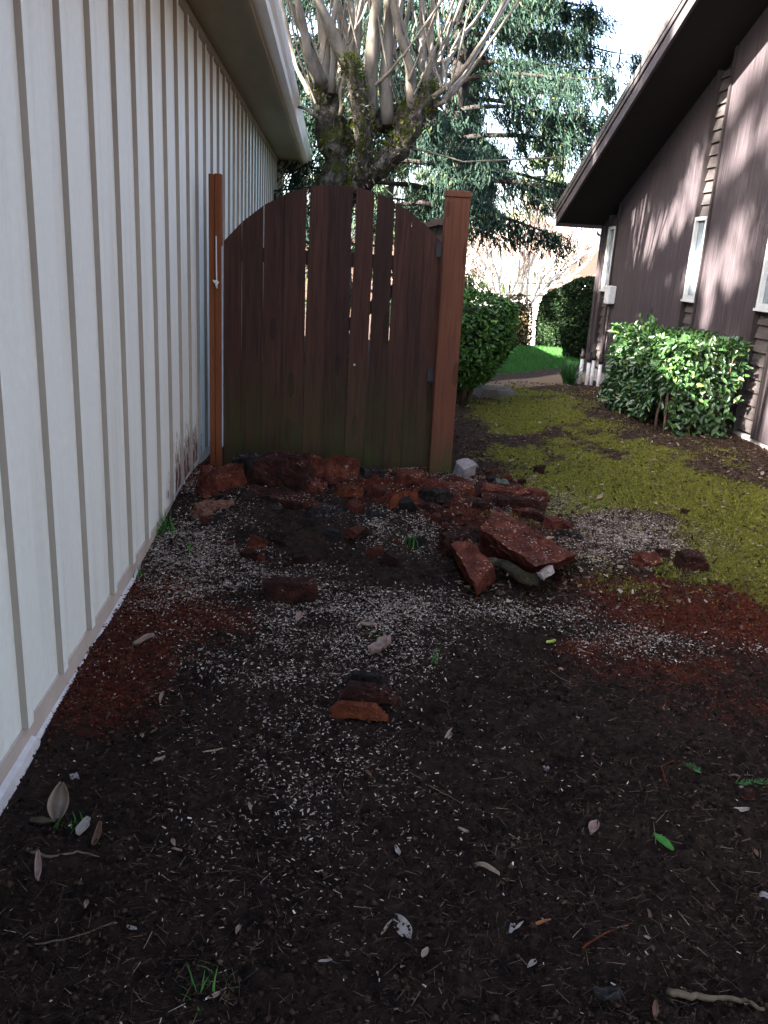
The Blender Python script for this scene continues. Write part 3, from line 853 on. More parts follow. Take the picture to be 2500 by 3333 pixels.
mb = MB().hexa([(XR + .03, YL - .05, zs(YL - .05)), (XR + .03, YP, zs(YP)), (XH + 8.2, YP, zs(YP)), (XH + 8.2, YL - .05, zs(YL - .05)),
                (XR + .03, YL - .05, zs(YL - .05) + .03), (XR + .03, YP, zs(YP) + .03), (XH + 8.2, YP, zs(YP) + .03), (XH + 8.2, YL - .05, zs(YL - .05) + .03)])
rf = put('roof', mb, M['hsoffit'], rh)
mb = MB().hexa([(XR - .02, YL + .02, zs(YL) + .155), (XR - .02, YP, zs(YP) + .165), (XH + 8.2, YP, zs(YP) + .165), (XH + 8.2, YL + .02, zs(YL) + .155),
                (XR - .03, YL + .04, zs(YL) + .20), (XR - .03, YP, zs(YP) + .21), (XH + 8.2, YP, zs(YP) + .21), (XH + 8.2, YL + .04, zs(YL) + .20)])
put('shingles', mb, M['shingle'], rf)
mb = MB()
for x0, x1, d0, d1 in ((XR, XR + .028, -.02, .10), (XR - .016, XR + .026, .102, .15)):
    mb.hexa([(x0, YL, zs(YL) + d0), (x1, YL, zs(YL) + d0), (x1, YP, zs(YP) + d0), (x0, YP, zs(YP) + d0), (x0, YL, zs(YL) + d1), (x1, YL, zs(YL) + d1), (x1, YP, zs(YP) + d1), (x0, YP, zs(YP) + d1)])
put('rake_fascia', mb, M['hfascia'], rf)
mb = MB().box((XR + .03, YL - .048, zs(YL) - .02), (XH + 8.2, YL + .0, zs(YL) + .15)); put('eave_fascia', mb, M['hfascia'], rf)
# far slope beyond the peak
mb = MB().hexa([(XR, YP, zs(YP)), (XR, YP - 9, zs(YP) - 4), (XH + 8.2, YP - 9, zs(YP) - 4), (XH + 8.2, YP, zs(YP)), (XR, YP, zs(YP) + .2), (XR, YP - 9, zs(YP) - 3.8), (XH + 8.2, YP - 9, zs(YP) - 3.8), (XH + 8.2, YP, zs(YP) + .2)])
put('back_slope', mb, M['shingle'], rf)

ub = thing('utility_box', 'small pale utility box on the brown wall below the far slit window', 'utility box', (XH - .04, 10.41, 1.07))
mb = MB().box((XH - .095, 10.34, .985), (XH - .002, 10.50, 1.20)); o = put('case', mb, M['box'], ub); bevel(o, .01)
mb = MB().box((XH - .101, 10.35, 1.17), (XH - .0955, 10.49, 1.195)); put('lid', mb, M['box'], ub)
mb = MB().tube([(XH - .04, 10.42, .985), (XH - .04, 10.42, .15)], .016, 8); put('conduit', mb, M['htrim'], ub, smooth=True)

iv = thing('irrigation_manifold', 'four grey white pipes with dark valves standing at the brown house corner', 'pipes', (3.36, 10.45, -.05))
for k in range(4):
    px = 3.20 + .055 * k; yy = 10.40 - .05 * (k % 2) - .06 * k
    mb = MB().tube([(px, yy, -.15), (px, yy, .30 - .03 * (k % 2))], .023, 10); put('pipe', mb, M['pvc'], iv, smooth=True)
    zt = .30 - .03 * (k % 2)
    mb = MB().tube([(px, yy, zt), (px, yy, zt + .05), (px, yy, zt + .06), (px, yy, zt + .12)], [.03, .03, .02, .024], 10); put('valve', mb, M['htrim'], iv, smooth=True)

# ------------------------------------------------------------------ shrubs and hedges
def laurel_hedge():
    t = thing('laurel_hedge', 'clipped glossy laurel shrub beside the brown wall, bare stems at its near end', 'shrub', (3.1, 7.6, .08))
    n = 8200
    # shell of a box whose underside rises to the near end
    u = RS.uniform(0, 1, (n, 3)); side = RS.randint(0, 10, n)
    x0, x1, y0, y1 = 2.80, 3.40, 6.62, 8.25
    P = np.stack([x0 + u[:, 0] * (x1 - x0), y0 + u[:, 1] * (y1 - y0), 0 * u[:, 0]], 1)
    zb = .52 - .40 * sst(6.55, 7.4, P[:, 1]); zt = .86 + .05 * vnoise(P[:, 0] * 4, P[:, 1] * 4, 0, 3)
    P[:, 2] = zb + u[:, 2] * (zt - zb)
    Nn = rv(n) * .45
    a = side < 4; P[a, 0] = x0 + RS.exponential(.05, a.sum()) + .05 * vnoise(P[a, 1] * 4, P[a, 2] * 5, 0, 5); Nn[a, 0] -= 1
    b = (side >= 4) & (side < 7); P[b, 2] = zt[b] - RS.exponential(.04, b.sum()); Nn[b, 2] += 1
    c = (side == 7); P[c, 1] = y0 + RS.exponential(.05, c.sum()); Nn[c, 1] -= 1
    e_ = (side == 8); P[e_, 1] = y1 - RS.exponential(.05, e_.sum()); Nn[e_, 1] += 1
    # a round the near left vertical corner
    k = (P[:, 0] - x0 < .12) & (P[:, 1] - y0 < .12) & ((P[:, 0] - x0) + (P[:, 1] - y0) < .09); P[k, :2] += .06
    Nn[:, 2] += .45
    D = rv(n); D[:, 2] -= .5
    D = D - Nn * np.sum(D * Nn, 1, keepdims=True) / np.sum(Nn * Nn, 1, keepdims=True)
    D += Nn * .35
    L = RS.uniform(.035, .085, n); put('foliage', leaf_mesh('foliage', P, D, Nn, L, L * .48, M['laurel'], wloc(t)), None, t)
    # sprigs standing above the clipped top
    mb = MB()
    r = random.Random(3)
    for k in range(16):
        bx, by = r.uniform(2.9, 3.3), r.uniform(6.68, 8.4)
        b0 = Vector((bx, by, float(Hbase(bx, by)) - .05)); pts = [b0]
        for q in range(1, 5): pts.append(b0 + Vector((r.uniform(-.10, .10) * q * .5, r.uniform(-.1, .1) * q * .5, .19 * q)))
        mb.tube(pts, [.013, .011, .009, .007, .004], 6)
    for k in range(13):
        bx, by = r.uniform(2.82, 3.36), r.uniform(6.60, 6.95)
        b0 = Vector((bx, by, float(Hbase(bx, by)) - .05)); pts = [b0]
        for q in range(1, 5): pts.append(b0 + Vector((r.uniform(-.05, .05) * q * .5, r.uniform(-.05, .06) * q * .5, .18 * q)))
        mb.tube(pts, [.014, .012, .010, .008, .004], 6)
    put('stem', mb, M['stem'], t, smooth=True)
    n = 60; P = np.array([3.02, 7.85, .90]) + rv(n) * np.array([.035, .04, .04]); D = rv(n); D[:, 2] += .7
    put('sprig', leaf_mesh('sprig', P, D, rv(n), RS.uniform(.05, .08, n), .03 + 0 * D[:, 0], M['laurel'], wloc(t)), None, t)


laurel_hedge()


def shrub_ball(name, label, c, rx, rz, nleaf, ls, mat, zlow, shape, stems=8, seed=1, cat='shrub', core=.8):
    t = thing(name, label, cat, (c[0], c[1], zlow))
    th = RS.uniform(0, 6.283, nleaf); ph = RS.uniform(-1, 1, nleaf)
    q = np.sqrt(1 - ph ** 2); Nn = np.stack([q * np.cos(th), q * np.sin(th), ph], 1)
    rr = shape(ph) * (1 + .10 * fbm(Nn[:, 0] * 3, Nn[:, 1] * 3, Nn[:, 2] * 3, seed, 3)) * (1 - np.minimum(RS.exponential(.09, nleaf), .8))
    P = np.stack([c[0] + Nn[:, 0] * rx * rr / np.maximum(q, .25) * np.minimum(q * 1.6, 1), c[1] + Nn[:, 1] * rx * rr / np.maximum(q, .25) * np.minimum(q * 1.6, 1), c[2] + ph * rz * (1 + .04 * rr)], 1)
    D = Nn * .5 + rv(nleaf) * .8
    L = RS.uniform(.6, 1.2, nleaf) * ls
    put('foliage', leaf_mesh('foliage', P, D, Nn + rv(nleaf) * .4, L, L * .55, mat, wloc(t)), None, t)
    if core:
        bmc = bmesh.new(); bmesh.ops.create_icosphere(bmc, subdivisions=4, radius=1)
        for v in bmc.verts:
            p_ = np.array([v.co.z]); q_ = max(math.sqrt(max(1 - v.co.z ** 2, 0)), .25); k_ = float(shape(p_)[0]) * core * (1 + .12 * float(fbm(v.co.x * 4, v.co.y * 4, v.co.z * 4, seed, 3)))
            qq = min(math.sqrt(max(1 - v.co.z ** 2, 0)) * 1.6, 1) / q_
            v.co = (c[0] + v.co.x * rx * k_ * qq, c[1] + v.co.y * rx * k_ * qq, c[2] + v.co.z * rz * core)
        bm_obj('inner_twigs', bmc, M['twigmass'], None, t)
    mb = MB(); r = random.Random(seed)
    for k in range(stems):
        a = r.uniform(0, 6.28); d0 = Vector((math.cos(a) * .07, math.sin(a) * .07, 0)); top = Vector((math.cos(a) * rx * .6, math.sin(a) * rx * .6, 0))
        b0 = Vector((c[0], c[1], zlow - .05))
        mb.tube([b0 + d0, b0 + d0 + top * .4 + Vector((0, 0, (c[2] - zlow) * .6)), b0 + top + Vector((0, 0, c[2] - zlow + rz * .3))], [.018, .014, .006], 6)
    put('stem', mb, M['stem'], t, smooth=True)
    return t


shrub_ball('rounded_shrub', 'rounded leafy green shrub just right of the thick gate post', (1.40, 8.65, .60), .50, .47, 9000, .055, M['privet'], -.02,
           lambda p: np.where(p > -.1, 1, 1 - .62 * np.clip((-.1 - p) / .9, 0, 1)), 12, 4)
egg = lambda p: np.where(p > .35, 1 - .08 * ((p - .35) / .65) ** 2, 1 - .55 * np.clip((.35 - p) / 1.35, 0, 1) ** 1.7)
shrub_ball('clipped_hedge', 'tall dark clipped conifer shrub touching the far corner of the brown house', (3.97, 13.0, .56), .40, .66, 16000, .05, M['yew'], -.05, egg, 5, 8)
dome = lambda p: np.where(p > 0, np.sqrt(np.clip(1 - .75 * p ** 2, 0, 1)), 1 - .25 * p ** 2)
shrub_ball('clipped_hedge', 'lower dome shaped dark clipped shrub left of the tall clipped one', (4.02, 14.8, .38), .36, .62, 16000, .05, M['yew'], -.12, dome, 5, 9)

sp_ = thing('strap_leaf_plant', 'clump of green strappy leaves beside the grey white pipes', 'plant', (3.05, 10.35, 0))
n = 110; b0 = np.array([3.05, 10.35, float(Hbase(3.05, 10.35))])
V = []; F = []
for k in range(n):
    a = RS.uniform(0, 6.28); L_ = RS.uniform(.22, .36); sp0 = RS.uniform(.25, .9); w = RS.uniform(.007, .012)
    d = np.array([math.cos(a), math.sin(a), 0]); s_ = np.array([-math.sin(a), math.cos(a), 0]); p0 = b0 + d * RS.uniform(0, .05) + s_ * RS.uniform(-.06, .06)
    i0 = len(V)
    for q in range(6):
        t_ = q / 5; c_ = p0 + d * L_ * sp0 * t_ + np.array([0, 0, L_ * (1.3 * t_ - 1.0 * sp0 * t_ * t_)]); ww = w * (1 - t_ ** 2 * .9)
        V += [c_ - s_ * ww, c_ + s_ * ww]
    for q in range(5): F.append((i0 + 2 * q, i0 + 2 * q + 1, i0 + 2 * q + 3, i0 + 2 * q + 2))
put('leaves', npmesh('leaves', np.array(V), np.array(F), M['strap'], wloc(sp_)), None, sp_)


# ------------------------------------------------------------------ trees
def conifer(name, label, base, h, r, nl, ns, nq, ls, mat, seed, zlow, tr, droop=.5, group=None, curve=.75, wd=.22):
    R_ = np.random.RandomState(seed)
    t = thing(name, label, 'tree', base, group)
    bx, by, bz = base
    mb = MB()
    zz = np.linspace(0, h, 12); px = .12 * np.sin(zz * .5 + seed); mb.tube([(bx + a * .5, by, bz - .2 + q) for a, q in zip(px - px[0], zz)], [tr * (1 - .93 * q / h) for q in zz], 10, wob=.15)
    P, D, L = [], [], []
    for i in range(nl):
        zf = zlow + (1 - zlow) * (i + R_.uniform(0, 1)) / nl; z0 = bz + h * zf
        a = i * 2.39996 + R_.uniform(-.5, .5); ll = r * (1 - (zf - zlow) / (1 - zlow) * .97) ** curve * R_.uniform(.65, 1.1)
        d = np.array([math.cos(a), math.sin(a), 0.]); s_ = np.array([-d[1], d[0], 0])
        pts = []
        bend = R_.uniform(-.2, .2)
        for q in range(7):
            u = q / 6; pts.append(np.array([bx, by, z0]) + d * ll * u + s_ * ll * bend * u * u + np.array([0, 0, ll * (.16 * u - droop * u * u + .16 * u ** 4)]))
        mb.tube(pts, [max(tr * .22 * (1 - zf * .6) * (1 - .9 * q / 6), .004) for q in range(7)], 5, cap=False)
        pts = np.array(pts)
        for k in range(ns):
            u = R_.uniform(.26, 1.0); f_ = u * 6; i0 = min(int(f_), 5); p = pts[i0] * (1 - (f_ - i0)) + pts[i0 + 1] * (f_ - i0)
            side = R_.choice([-1, 1]) * R_.uniform(.1, .75) * ll * .42 * (1.15 - u)
            sl_ = R_.uniform(.2, .62) * (.4 + .6 * (1 - zf))
            st = p + s_ * side * R_.uniform(.2, 1) + d * abs(side) * .35
            m_ = nq
            w = R_.uniform(0, 1, m_)
            hang = st[None] + np.outer(w, [0, 0, -sl_]) + R_.normal(0, .05, (m_, 3)) + np.outer(w * (1 - w) * .25, d) + np.outer(R_.uniform(0, 1, m_), (p - st)) * .6
            dd = R_.normal(0, .45, (m_, 3)) + d * .4; dd[:, 2] -= 1.0
            P.append(hang); D.append(dd); L.append(R_.uniform(.6, 1.3, m_) * ls)
    P = np.concatenate(P); D = np.concatenate(D); L = np.concatenate(L)
    put('trunk', mb, M['conebark'], t, smooth=True)
    put('crown', quad_mesh('crown', P, D, R_.normal(size=P.shape), L, L * wd, mat, wloc(t), taper=.45), None, t)
    return t


conifer('cedar_tree', 'big dark drooping conifer with a straight trunk behind the gate', (1.78, 14.2, -.05), 13, 4.0, 136, 46, 46, .085, M['cedar'], 5, .165, .24, .40, wd=.24)
conifer('cedar_tree', 'dark conifer behind the pale shoots, beside the white gutter', (-1.6, 19, -.3), 14, 3.4, 64, 30, 30, .16, M['cedar'], 8, .12, .25, .4)
conifer('cedar_tree', 'olive green conifer seen low between the gate post and the big dark conifer', (1.2, 21, -.6), 9, 2.6, 46, 18, 20, .17, M['conifer2'], 12, .10, .2, .45)
conifer('fir_tree', 'sunlit far conifer left of the brown house eave', (9.2, 38, -1.2), 9, 3.0, 46, 16, 18, .26, M['conifer2'], 14, .1, .25, .35)
conifer('fir_tree', 'hazy far conifer behind the bare pink thicket', (5.4, 45, -1.2), 10, 3.4, 46, 16, 18, .3, M['conifer2'], 15, .08, .25, .35)
conifer('fir_tree', 'far dark conifer just right of the thick gate post', (4.6, 33, -1.4), 8.0, 2.2, 46, 14, 18, .22, M['cedar'], 18, .08, .2, .35)
# tall tree standing behind the cream house: its shadow dapples the brown wall
conifer('fir_tree', 'tall tree behind the cream house, known by its dappled shadow on the brown wall', (-7.6, 5.35, -.1), 15.5, 3.9, 64, 21, 22, .26, M['cedar'], 23, .27, .24, .3)
conifer('fir_tree', 'shorter round topped tree behind the cream house, unseen, added to shade the near laurel end', (-7.2, -.7, -.1), 9.2, 2.3, 54, 20, 22, .24, M['cedar'], 41, .3, .2, .3, None, .45)  # out of view, placed to cast shade on the laurel


def pollard():
    t = thing('pollarded_tree', 'mossy pollarded tree with pale upright shoots behind the gate', 'tree', (.12, 8.6, -.1))
    Y = 8.6
    A = lambda px, py, dy=0.: Vector(at_y(px, py, Y + dy))
    limbs = []
    mb = MB()

    def limb(pts, rad, wob=.28, seed=1):
        # refine the path
        P_ = []; R2 = []
        for i in range(len(pts) - 1):
            for k in range(12):
                u = k / 12; P_.append(pts[i].lerp(pts[i + 1], u)); R2.append(rad[i] * (1 - u) + rad[i + 1] * u)
        P_.append(pts[-1]); R2.append(rad[-1])
        mb.tube(P_, R2, 22, wob=wob, seed=seed); limbs.append((P_, R2))
    base = A(722, 475); base.z = -.2
    limb([base, A(722, 480), A(728, 430), A(728, 385)], [.24, .165, .17, .18], .25, 1)
    limb([A(730, 420), A(722, 340), A(712, 270, .1), A(700, 215, .15), A(692, 175, .2)], [.16, .13, .125, .115, .07], .55, 2)
    limb([A(742, 425), A(786, 360, -.1), A(785, 270, -.2), A(768, 190, -.25), A(752, 130, -.3)], [.12, .078, .08, .072, .06], .25, 3)
    limb([A(740, 425), A(772, 392, -.05), A(815, 362, -.1), A(860, 318, -.15), A(893, 268, -.1), A(915, 222, 0), A(925, 190, 0)], [.12, .10, .085, .085, .10, .135, .09], .5, 4)
    limb([A(728, 330, .1), A(768, 282, .15), A(800, 262, .12), A(838, 266, .08), A(890, 238, .05)], [.08, .085, .10, .105, .10], .5, 5)
    put('trunk', mb, M['trunkbark'], t, smooth=True)
    # shaggy flakes and moss over the limbs
    Pf, Df, Pm, Dm = [], [], [], []
    for P_, R2 in limbs[1:]:
        for p, r_ in zip(P_, R2):
            for k in range(80):
                v = RS.normal(size=3); v /= np.linalg.norm(v)
                q = np.array(p) + v * r_ * RS.uniform(.9, 1.12) + RS.normal(0, .03, 3)
                if v[2] > .1 and fbm(q[0] * 2.2, q[1] * 2.2, q[2] * 2.2, 6, 2) > -.2: Pm.append(q); Dm.append(v + RS.normal(0, .5, 3))
                elif RS.uniform() < .22: Pf.append(q); Dm_ = v * .6 + RS.normal(0, .5, 3) + np.array([0, 0, -.6]); Df.append(Dm_)
    Pf, Df, Pm, Dm = map(np.array, (Pf, Df, Pm, Dm))
    nf, nm = len(Pf), len(Pm)
    put('bark_flakes', quad_mesh('bark_flakes', Pf, Df, rv(nf), RS.uniform(.02, .055, nf), RS.uniform(.010, .026, nf), M['flake'], wloc(t)), None, t)
    put('moss', quad_mesh('moss', Pm, Dm, rv(nm), RS.uniform(.012, .032, nm), RS.uniform(.010, .022, nm), M['mossg'], wloc(t)), None, t)
    # pale upright shoots
    r = random.Random(31)
    sh = [((690, 185), (655, 95), (640, -30), .045), ((705, 190), (700, 90), (690, -40), .055), ((700, 180), (668, 110), (622, 0), .035), ((715, 200), (718, 90), (728, -40), .03),
          ((752, 140), (725, 75), (672, -30), .060), ((755, 130), (742, 60), (718, -30), .05), ((762, 140), (770, 60), (785, -40), .055), ((765, 150), (757, 50), (750, -40), .03),
          ((795, 262), (802, 110), (822, -40), .065), ((803, 258), (812, 120), (800, -40), .05), ((835, 268), (832, 130), (842, -40), .055), ((838, 262), (845, 110), (868, -40), .03),
          ((895, 240), (893, 170), (862, 70), .055), ((862, 75), (858, 20), (860, -40), .05), ((915, 200), (905, 110), (912, -40), .038), ((920, 200), (925, 100), (940, -40), .03),
          ((928, 210), (970, 120), (1040, 20), .026), ((930, 215), (990, 175), (1050, 80), .024), ((930, 225), (985, 205), (1010, 165), .02), ((932, 230), (985, 218), (1012, 175), .02),
          ((690, 240), (660, 205), (640, 140), .028), ((695, 260), (672, 235), (645, 230), .02), ((775, 205), (830, 170), (880, 120), .018), ((860, 318), (930, 325), (1000, 350), .012),
          ((925, 195), (950, 110), (1010, -20), .024), ((880, 230), (878, 120), (890, -30), .03), ((725, 210), (738, 130), (700, 30), .02), ((735, 250), (745, 170), (770, 90), .022), ((905, 215), (940, 140), (965, 40), .02)]
    for a, b, c, rad in sh:
        dy = r.uniform(-.3, .45); pa, pb, pc = A(*a, dy * .25), A(*b, dy), A(*c, dy * 1.4)
        pts = []
        for k in range(10):
            u = k / 9; pts.append(pa * (1 - u) ** 2 + pb * 2 * u * (1 - u) + pc * u * u + Vector((.05 * float(vnoise(u * 3.2, rad * 900, pa.x * 9, 3)), .04 * float(vnoise(u * 3, rad * 700, pa.x * 7, 5)), 0)) * min(1, u * 3))
        ext = pts[-1] + (pts[-1] - pts[-2]).normalized() * r.uniform(.5, 1.6) + Vector((0, 0, .3))
        pts.append(ext)
        s_ = MB().tube(pts, [rad * (1.15 - .55 * k / 10) for k in range(11)], 10, wob=.18, seed=3); put('shoot', s_, M['shoot'], t, smooth=True)
    mb = MB()
    for k in range(60):
        a, b, c, rad = r.choice(sh); dy = r.uniform(-.3, .5); p0 = A(a[0] * .5 + b[0] * .5, a[1] * .5 + b[1] * .5, dy); d = Vector((r.uniform(-.6, .6), r.uniform(-.4, .4), r.uniform(.4, 1.)))
        pts = [p0 + d * q * .33 + Vector((r.uniform(-.04, .04), 0, q * q * .06)) for q in range(5)]; mb.tube(pts, [.011, .009, .007, .005, .003], 5, cap=False)
    put('twigs', mb, M['shoot'], t, smooth=True)


pollard()


def bare_tree(name, label, base, h, seed, rad, depth, mats, spread=.55, lean=(0, 0), group=None):
    r = random.Random(seed); t = thing(name, label, 'tree', base, group)
    mb = MB(); P, D, L, W = [], [], [], []

    def grow(p, d, ln, rd, k):
        q = p + d * ln
        mid = (p + q) / 2 + Vector((r.uniform(-1, 1), r.uniform(-1, 1), r.uniform(-.5, .5))) * ln * .07
        if rd > .012: mb.tube([p, mid, q], [rd, rd * .85, rd * .7], 6, cap=False)
        else: P.append(p); D.append(q - p); L.append(ln); W.append(max(rd * 2, .008))
        if k == 0: return
        for _ in range(r.choice((2, 3, 3)) if k > 1 else 4):
            nd = (d + Vector((r.uniform(-1, 1), r.uniform(-1, 1), r.uniform(-.5, .8))) * spread).normalized()
            grow(mid.lerp(q, r.uniform(.2, 1)), nd, ln * r.uniform(.6, .85), rd * .62, k - 1)
    for s_ in range(r.choice((3, 4))):
        grow(Vector(base) - Vector((0, 0, .2)), (Vector((lean[0] + r.uniform(-.5, .5), lean[1] + r.uniform(-.3, .3), 1))).normalized(), h * .33, rad, depth)
    put('trunk', mb, mats[0], t, smooth=True)
    P, D = np.array(P), np.array(D)
    put('crown', quad_mesh('crown', P, D, RS.normal(size=P.shape), np.array(L), np.array(W), mats[1], wloc(t), taper=.5), None, t)


def gz(x, y): return float(Hbase(x, y))


MT = (M['palebark'], M['paletwig'])
bare_tree('bare_tree', 'pale many stemmed bare tree leaning right, above the pale roof', (5.0, 23.5, gz(5.0, 23.5) + .9), 4.2, 3, .07, 5, MT, .42, (.35, 0))
conifer('fir_tree', 'tall thin unseen tree farthest behind the cream house, added to shade the brown wall', (-13, -.9, -.1), 19, 3.6, 44, 13, 15, .30, M['cedar'], 51, .34, .22, .3)  # out of view, put in for soft shadow patches on the brown wall
bare_tree('bare_tree', 'leafless tree behind the cream house, known by its branch shadows on the brown wall', (-5.6, 1.7, -.1), 13, 5, .10, 5, (M['conebark'], M['conebark']), .5)
for k, (bx, by, h_, lab) in enumerate([(3.6, 27, 5.0, 'bare thicket tree just right of the thick gate post'), (6.2, 29, 5.5, 'pinkish bare tree behind the leaning pale one'), (8.4, 31, 6.0, 'pinkish bare tree near the brown house corner'),
                                       (4.9, 33, 6.0, 'bare tree at the back of the pink thicket'), (7.6, 36, 6.5, 'tall bare tree behind the clipped shrubs'), (10.4, 37, 6.5, 'bare tree under the brown house eave')]):
    bare_tree('bare_tree', lab, (bx, by, gz(bx, by)), h_, 60 + k, .06, 5, MT, .6, (0, 0))

shrub_ball('brown_shrub', 'rusty brown shrub leaning on the lower dome shaped shrub', (3.30, 14.9, .32), .30, .55, 2600, .05, island('rusty_leaf', [(0, (.06, .045, .02)), (1, (.2, .15, .07))], .8, .2, .2), -.3, dome, 5, 19)
for k, (bx, by, rz_, lab) in enumerate([(2.35, 15.6, .22, 'low twiggy shrub at the lawn edge, left'), (3.0, 16.4, .24, 'low twiggy shrub at the lawn edge below the pale roof'), (1.9, 17.2, .5, 'grey twiggy shrub behind the rounded leafy one')]):
    shrub_ball('twiggy_shrub', lab, (bx, by, gz(bx, by) + rz_ + .1), .5, rz_, 2200, .05, island('twig_leaf', [(0, (.05, .045, .02)), (.6, (.13, .11, .06)), (1, (.3, .26, .18))], .8, .2, .2), gz(bx, by), dome, 5, 30 + k)

# pale house below the lawn, and the wires in front of the thicket
fh = thing('pale_house', 'pale sunlit roof of a low house beyond the lawn', 'house', (5.9, 26, -2.2))
mb = MB().hexa([(4.3, 25, -1.25), (8.2, 25, -1.25), (8.2, 29, -1.25), (4.3, 29, -1.25), (4.3, 25, -1.24), (8.2, 25, -1.24), (7.6, 28.9, .35), (4.9, 28.9, .35)])
put('roof', mb, M['farroof'], fh)
mb = MB().box((4.5, 25.4, -2.3), (8.0, 28.9, -1.26)); put('wall', mb, M['farwall'], fh)
for k, (py0, py1, lab) in enumerate([(603, 606, 'highest of the three thin wires across the thicket'), (630, 632, 'middle one of the three thin wires across the thicket'), (649, 652, 'lowest of the three thin wires across the thicket')]):
    a, b = Vector(at_y(960, py0 - 1, 20.)), Vector(at_y(1330, py1, 20.)); d = b - a
    pts = [a - d + d * 3 * u / 12 - Vector((0, 0, .08 * (1 - ((u - 6) / 6) ** 2))) for u in range(13)]
    put('wire', MB().tube(pts, .009, 5), M['wire'], None, loc=a, label=lab, cat='wire', group='wires across the thicket')


# ------------------------------------------------------------------ rotten wood, rocks
def rough_hexa(C8, n=14, amp=.010, fr=14, seed=0, step=.5, crack=.006):
    """eight corners -> subdivided, broken-faced block"""
    C8 = np.array(C8, float); bm = bmesh.new()
    b4, t4 = C8[:4], C8[4:]

    def tri(u, v, w):
        bot = (b4[0] * (1 - u) + b4[1] * u) * (1 - v) + (b4[3] * (1 - u) + b4[2] * u) * v
        top = (t4[0] * (1 - u) + t4[1] * u) * (1 - v) + (t4[3] * (1 - u) + t4[2] * u) * v
        return bot * (1 - w) + top * w
    g = np.linspace(0, 1, n + 1)
    V = []; F = []
    for ax in range(3):
        for side in (0., 1.):
            i0 = len(V)
            for a in g:
                for b in g:
                    p = [0, 0, 0]; p[ax] = side; p[(ax + 1) % 3] = a; p[(ax + 2) % 3] = b
                    V.append(tri(*p))
            for a in range(n):
                for b in range(n):
                    q = i0 + a * (n + 1) + b; f_ = (q, q + n + 1, q + n + 2, q + 1)
                    F.append(f_ if side else f_[::-1])
    V = np.array(V); c = C8.mean(0)
    X, Y_, Z = V.T
    dvec = np.stack([fbm(X * fr, Y_ * fr, Z * fr, seed + 10 * k, 4, .6) for k in range(3)], 1) * amp * 1.6
    dirv = (V - c) / np.linalg.norm(V - c, axis=1, keepdims=True)
    st = np.round(fbm(X * fr * .5, Y_ * fr * .5, Z * fr * .5, seed + 77, 2) * 5) / 5 * amp * step * 2
    cr = -crack * (np.abs(vnoise(X * fr * .9, Y_ * fr * .9, Z * fr * .9, seed + 5)) < .09)
    # rounded broken corners
    V = V + dvec + dirv * (st + cr)[:, None]
    vs = [bm.verts.new(p) for p in V]
    for f_ in F: bm.faces.new([vs[i] for i in f_])
    bmesh.ops.remove_doubles(bm, verts=bm.verts, dist=1e-4 + amp * .02)
    bmesh.ops.recalc_face_normals(bm, faces=bm.faces)
    return bm


def boxc(c, dim, yaw, pitch=0., roll=0., jit=.12, seed=0, taper=0.):
    r = random.Random(seed); R_ = Matrix.Rotation(yaw, 3, 'Z') @ Matrix.Rotation(pitch, 3, 'Y') @ Matrix.Rotation(roll, 3, 'X')
    out = []
    for sz in (-1, 1):
        for sx, sy in ((-1, -1), (1, -1), (1, 1), (-1, 1)):
            k = 1 - taper * (sz + 1) / 2
            p = Vector((sx * dim[0] / 2 * k * (1 + r.uniform(-jit, jit)), sy * dim[1] / 2 * k * (1 + r.uniform(-jit, jit)), sz * dim[2] / 2 * (1 + r.uniform(-jit, jit))))
            out.append(Vector(c) + R_ @ p)
    return out


def Z(px, py, z): return at_z(px, py, z)


# the big squared block: near corners, far corners (picture position and height)
zb = float(H(.85, 3.85))
B8 = [Z(1030, 1204, zb - .02), Z(1152, 1250, zb - .03), Z(1240, 1216, zb - .01), Z(1120, 1140, zb - .02),
      Z(1040, 1140, .115), Z(1159, 1225, .065), Z(1246, 1200, .060), Z(1072, 1093, .16)]
bl = thing('wood_block', 'biggest block of red rotten wood, lying tilted on the mound', 'wood block', tuple(np.mean(B8, 0) * [1, 1, 0] + [0, 0, zb]))
bm_obj('body', rough_hexa(B8, 34, .012, 11, 3, .6, .010), M['red'], None, bl)
pts = [Vector(Z(1045, 1212, .0)), Vector(Z(1066, 1211, .0)), Vector(Z(1090, 1216, .0)), Vector(Z(1112, 1230, -.005)), Vector(Z(1130, 1244, -.015)), Vector(Z(1163, 1250, -.02))]
pts = [p + Vector((-.002, -.02, .004)) for p in pts]
mb = MB(); fine = []
for i in range(5):
    for k in range(4): fine.append(pts[i].lerp(pts[i + 1], k / 4))
fine.append(pts[-1]); mb.tube(fine, [.012 + .014 * min(1, k / 10) for k in range(len(fine))], 14, wob=.6, seed=5)
put('bark', mb, M['barkgreen'], bl, smooth=True)
bm_obj('pale_end', rough_hexa(boxc(Vector(Z(1178, 1234, .025)) + Vector((0, -.015, 0)), (.072, .03, .036), .45, -.40, -.3, .1, 4), 8, .004, 30, 9), M['fungus'], None, bl)

S8 = [Z(978, 1205, zb - .01), Z(1030, 1287, -.07), Z(1072, 1250, -.07), Z(1020, 1180, zb),
      Z(975, 1176, .075), Z(1026, 1266, -.01), Z(1066, 1224, .02), Z(1015, 1163, .09)]
bm_obj('wood_slab', rough_hexa(S8, 22, .009, 15, 12, .5, .008), M['red'], np.mean(S8, 0) * [1, 1, 1], label='tilted red wood slab leaning in front of the biggest block', cat='wood slab')


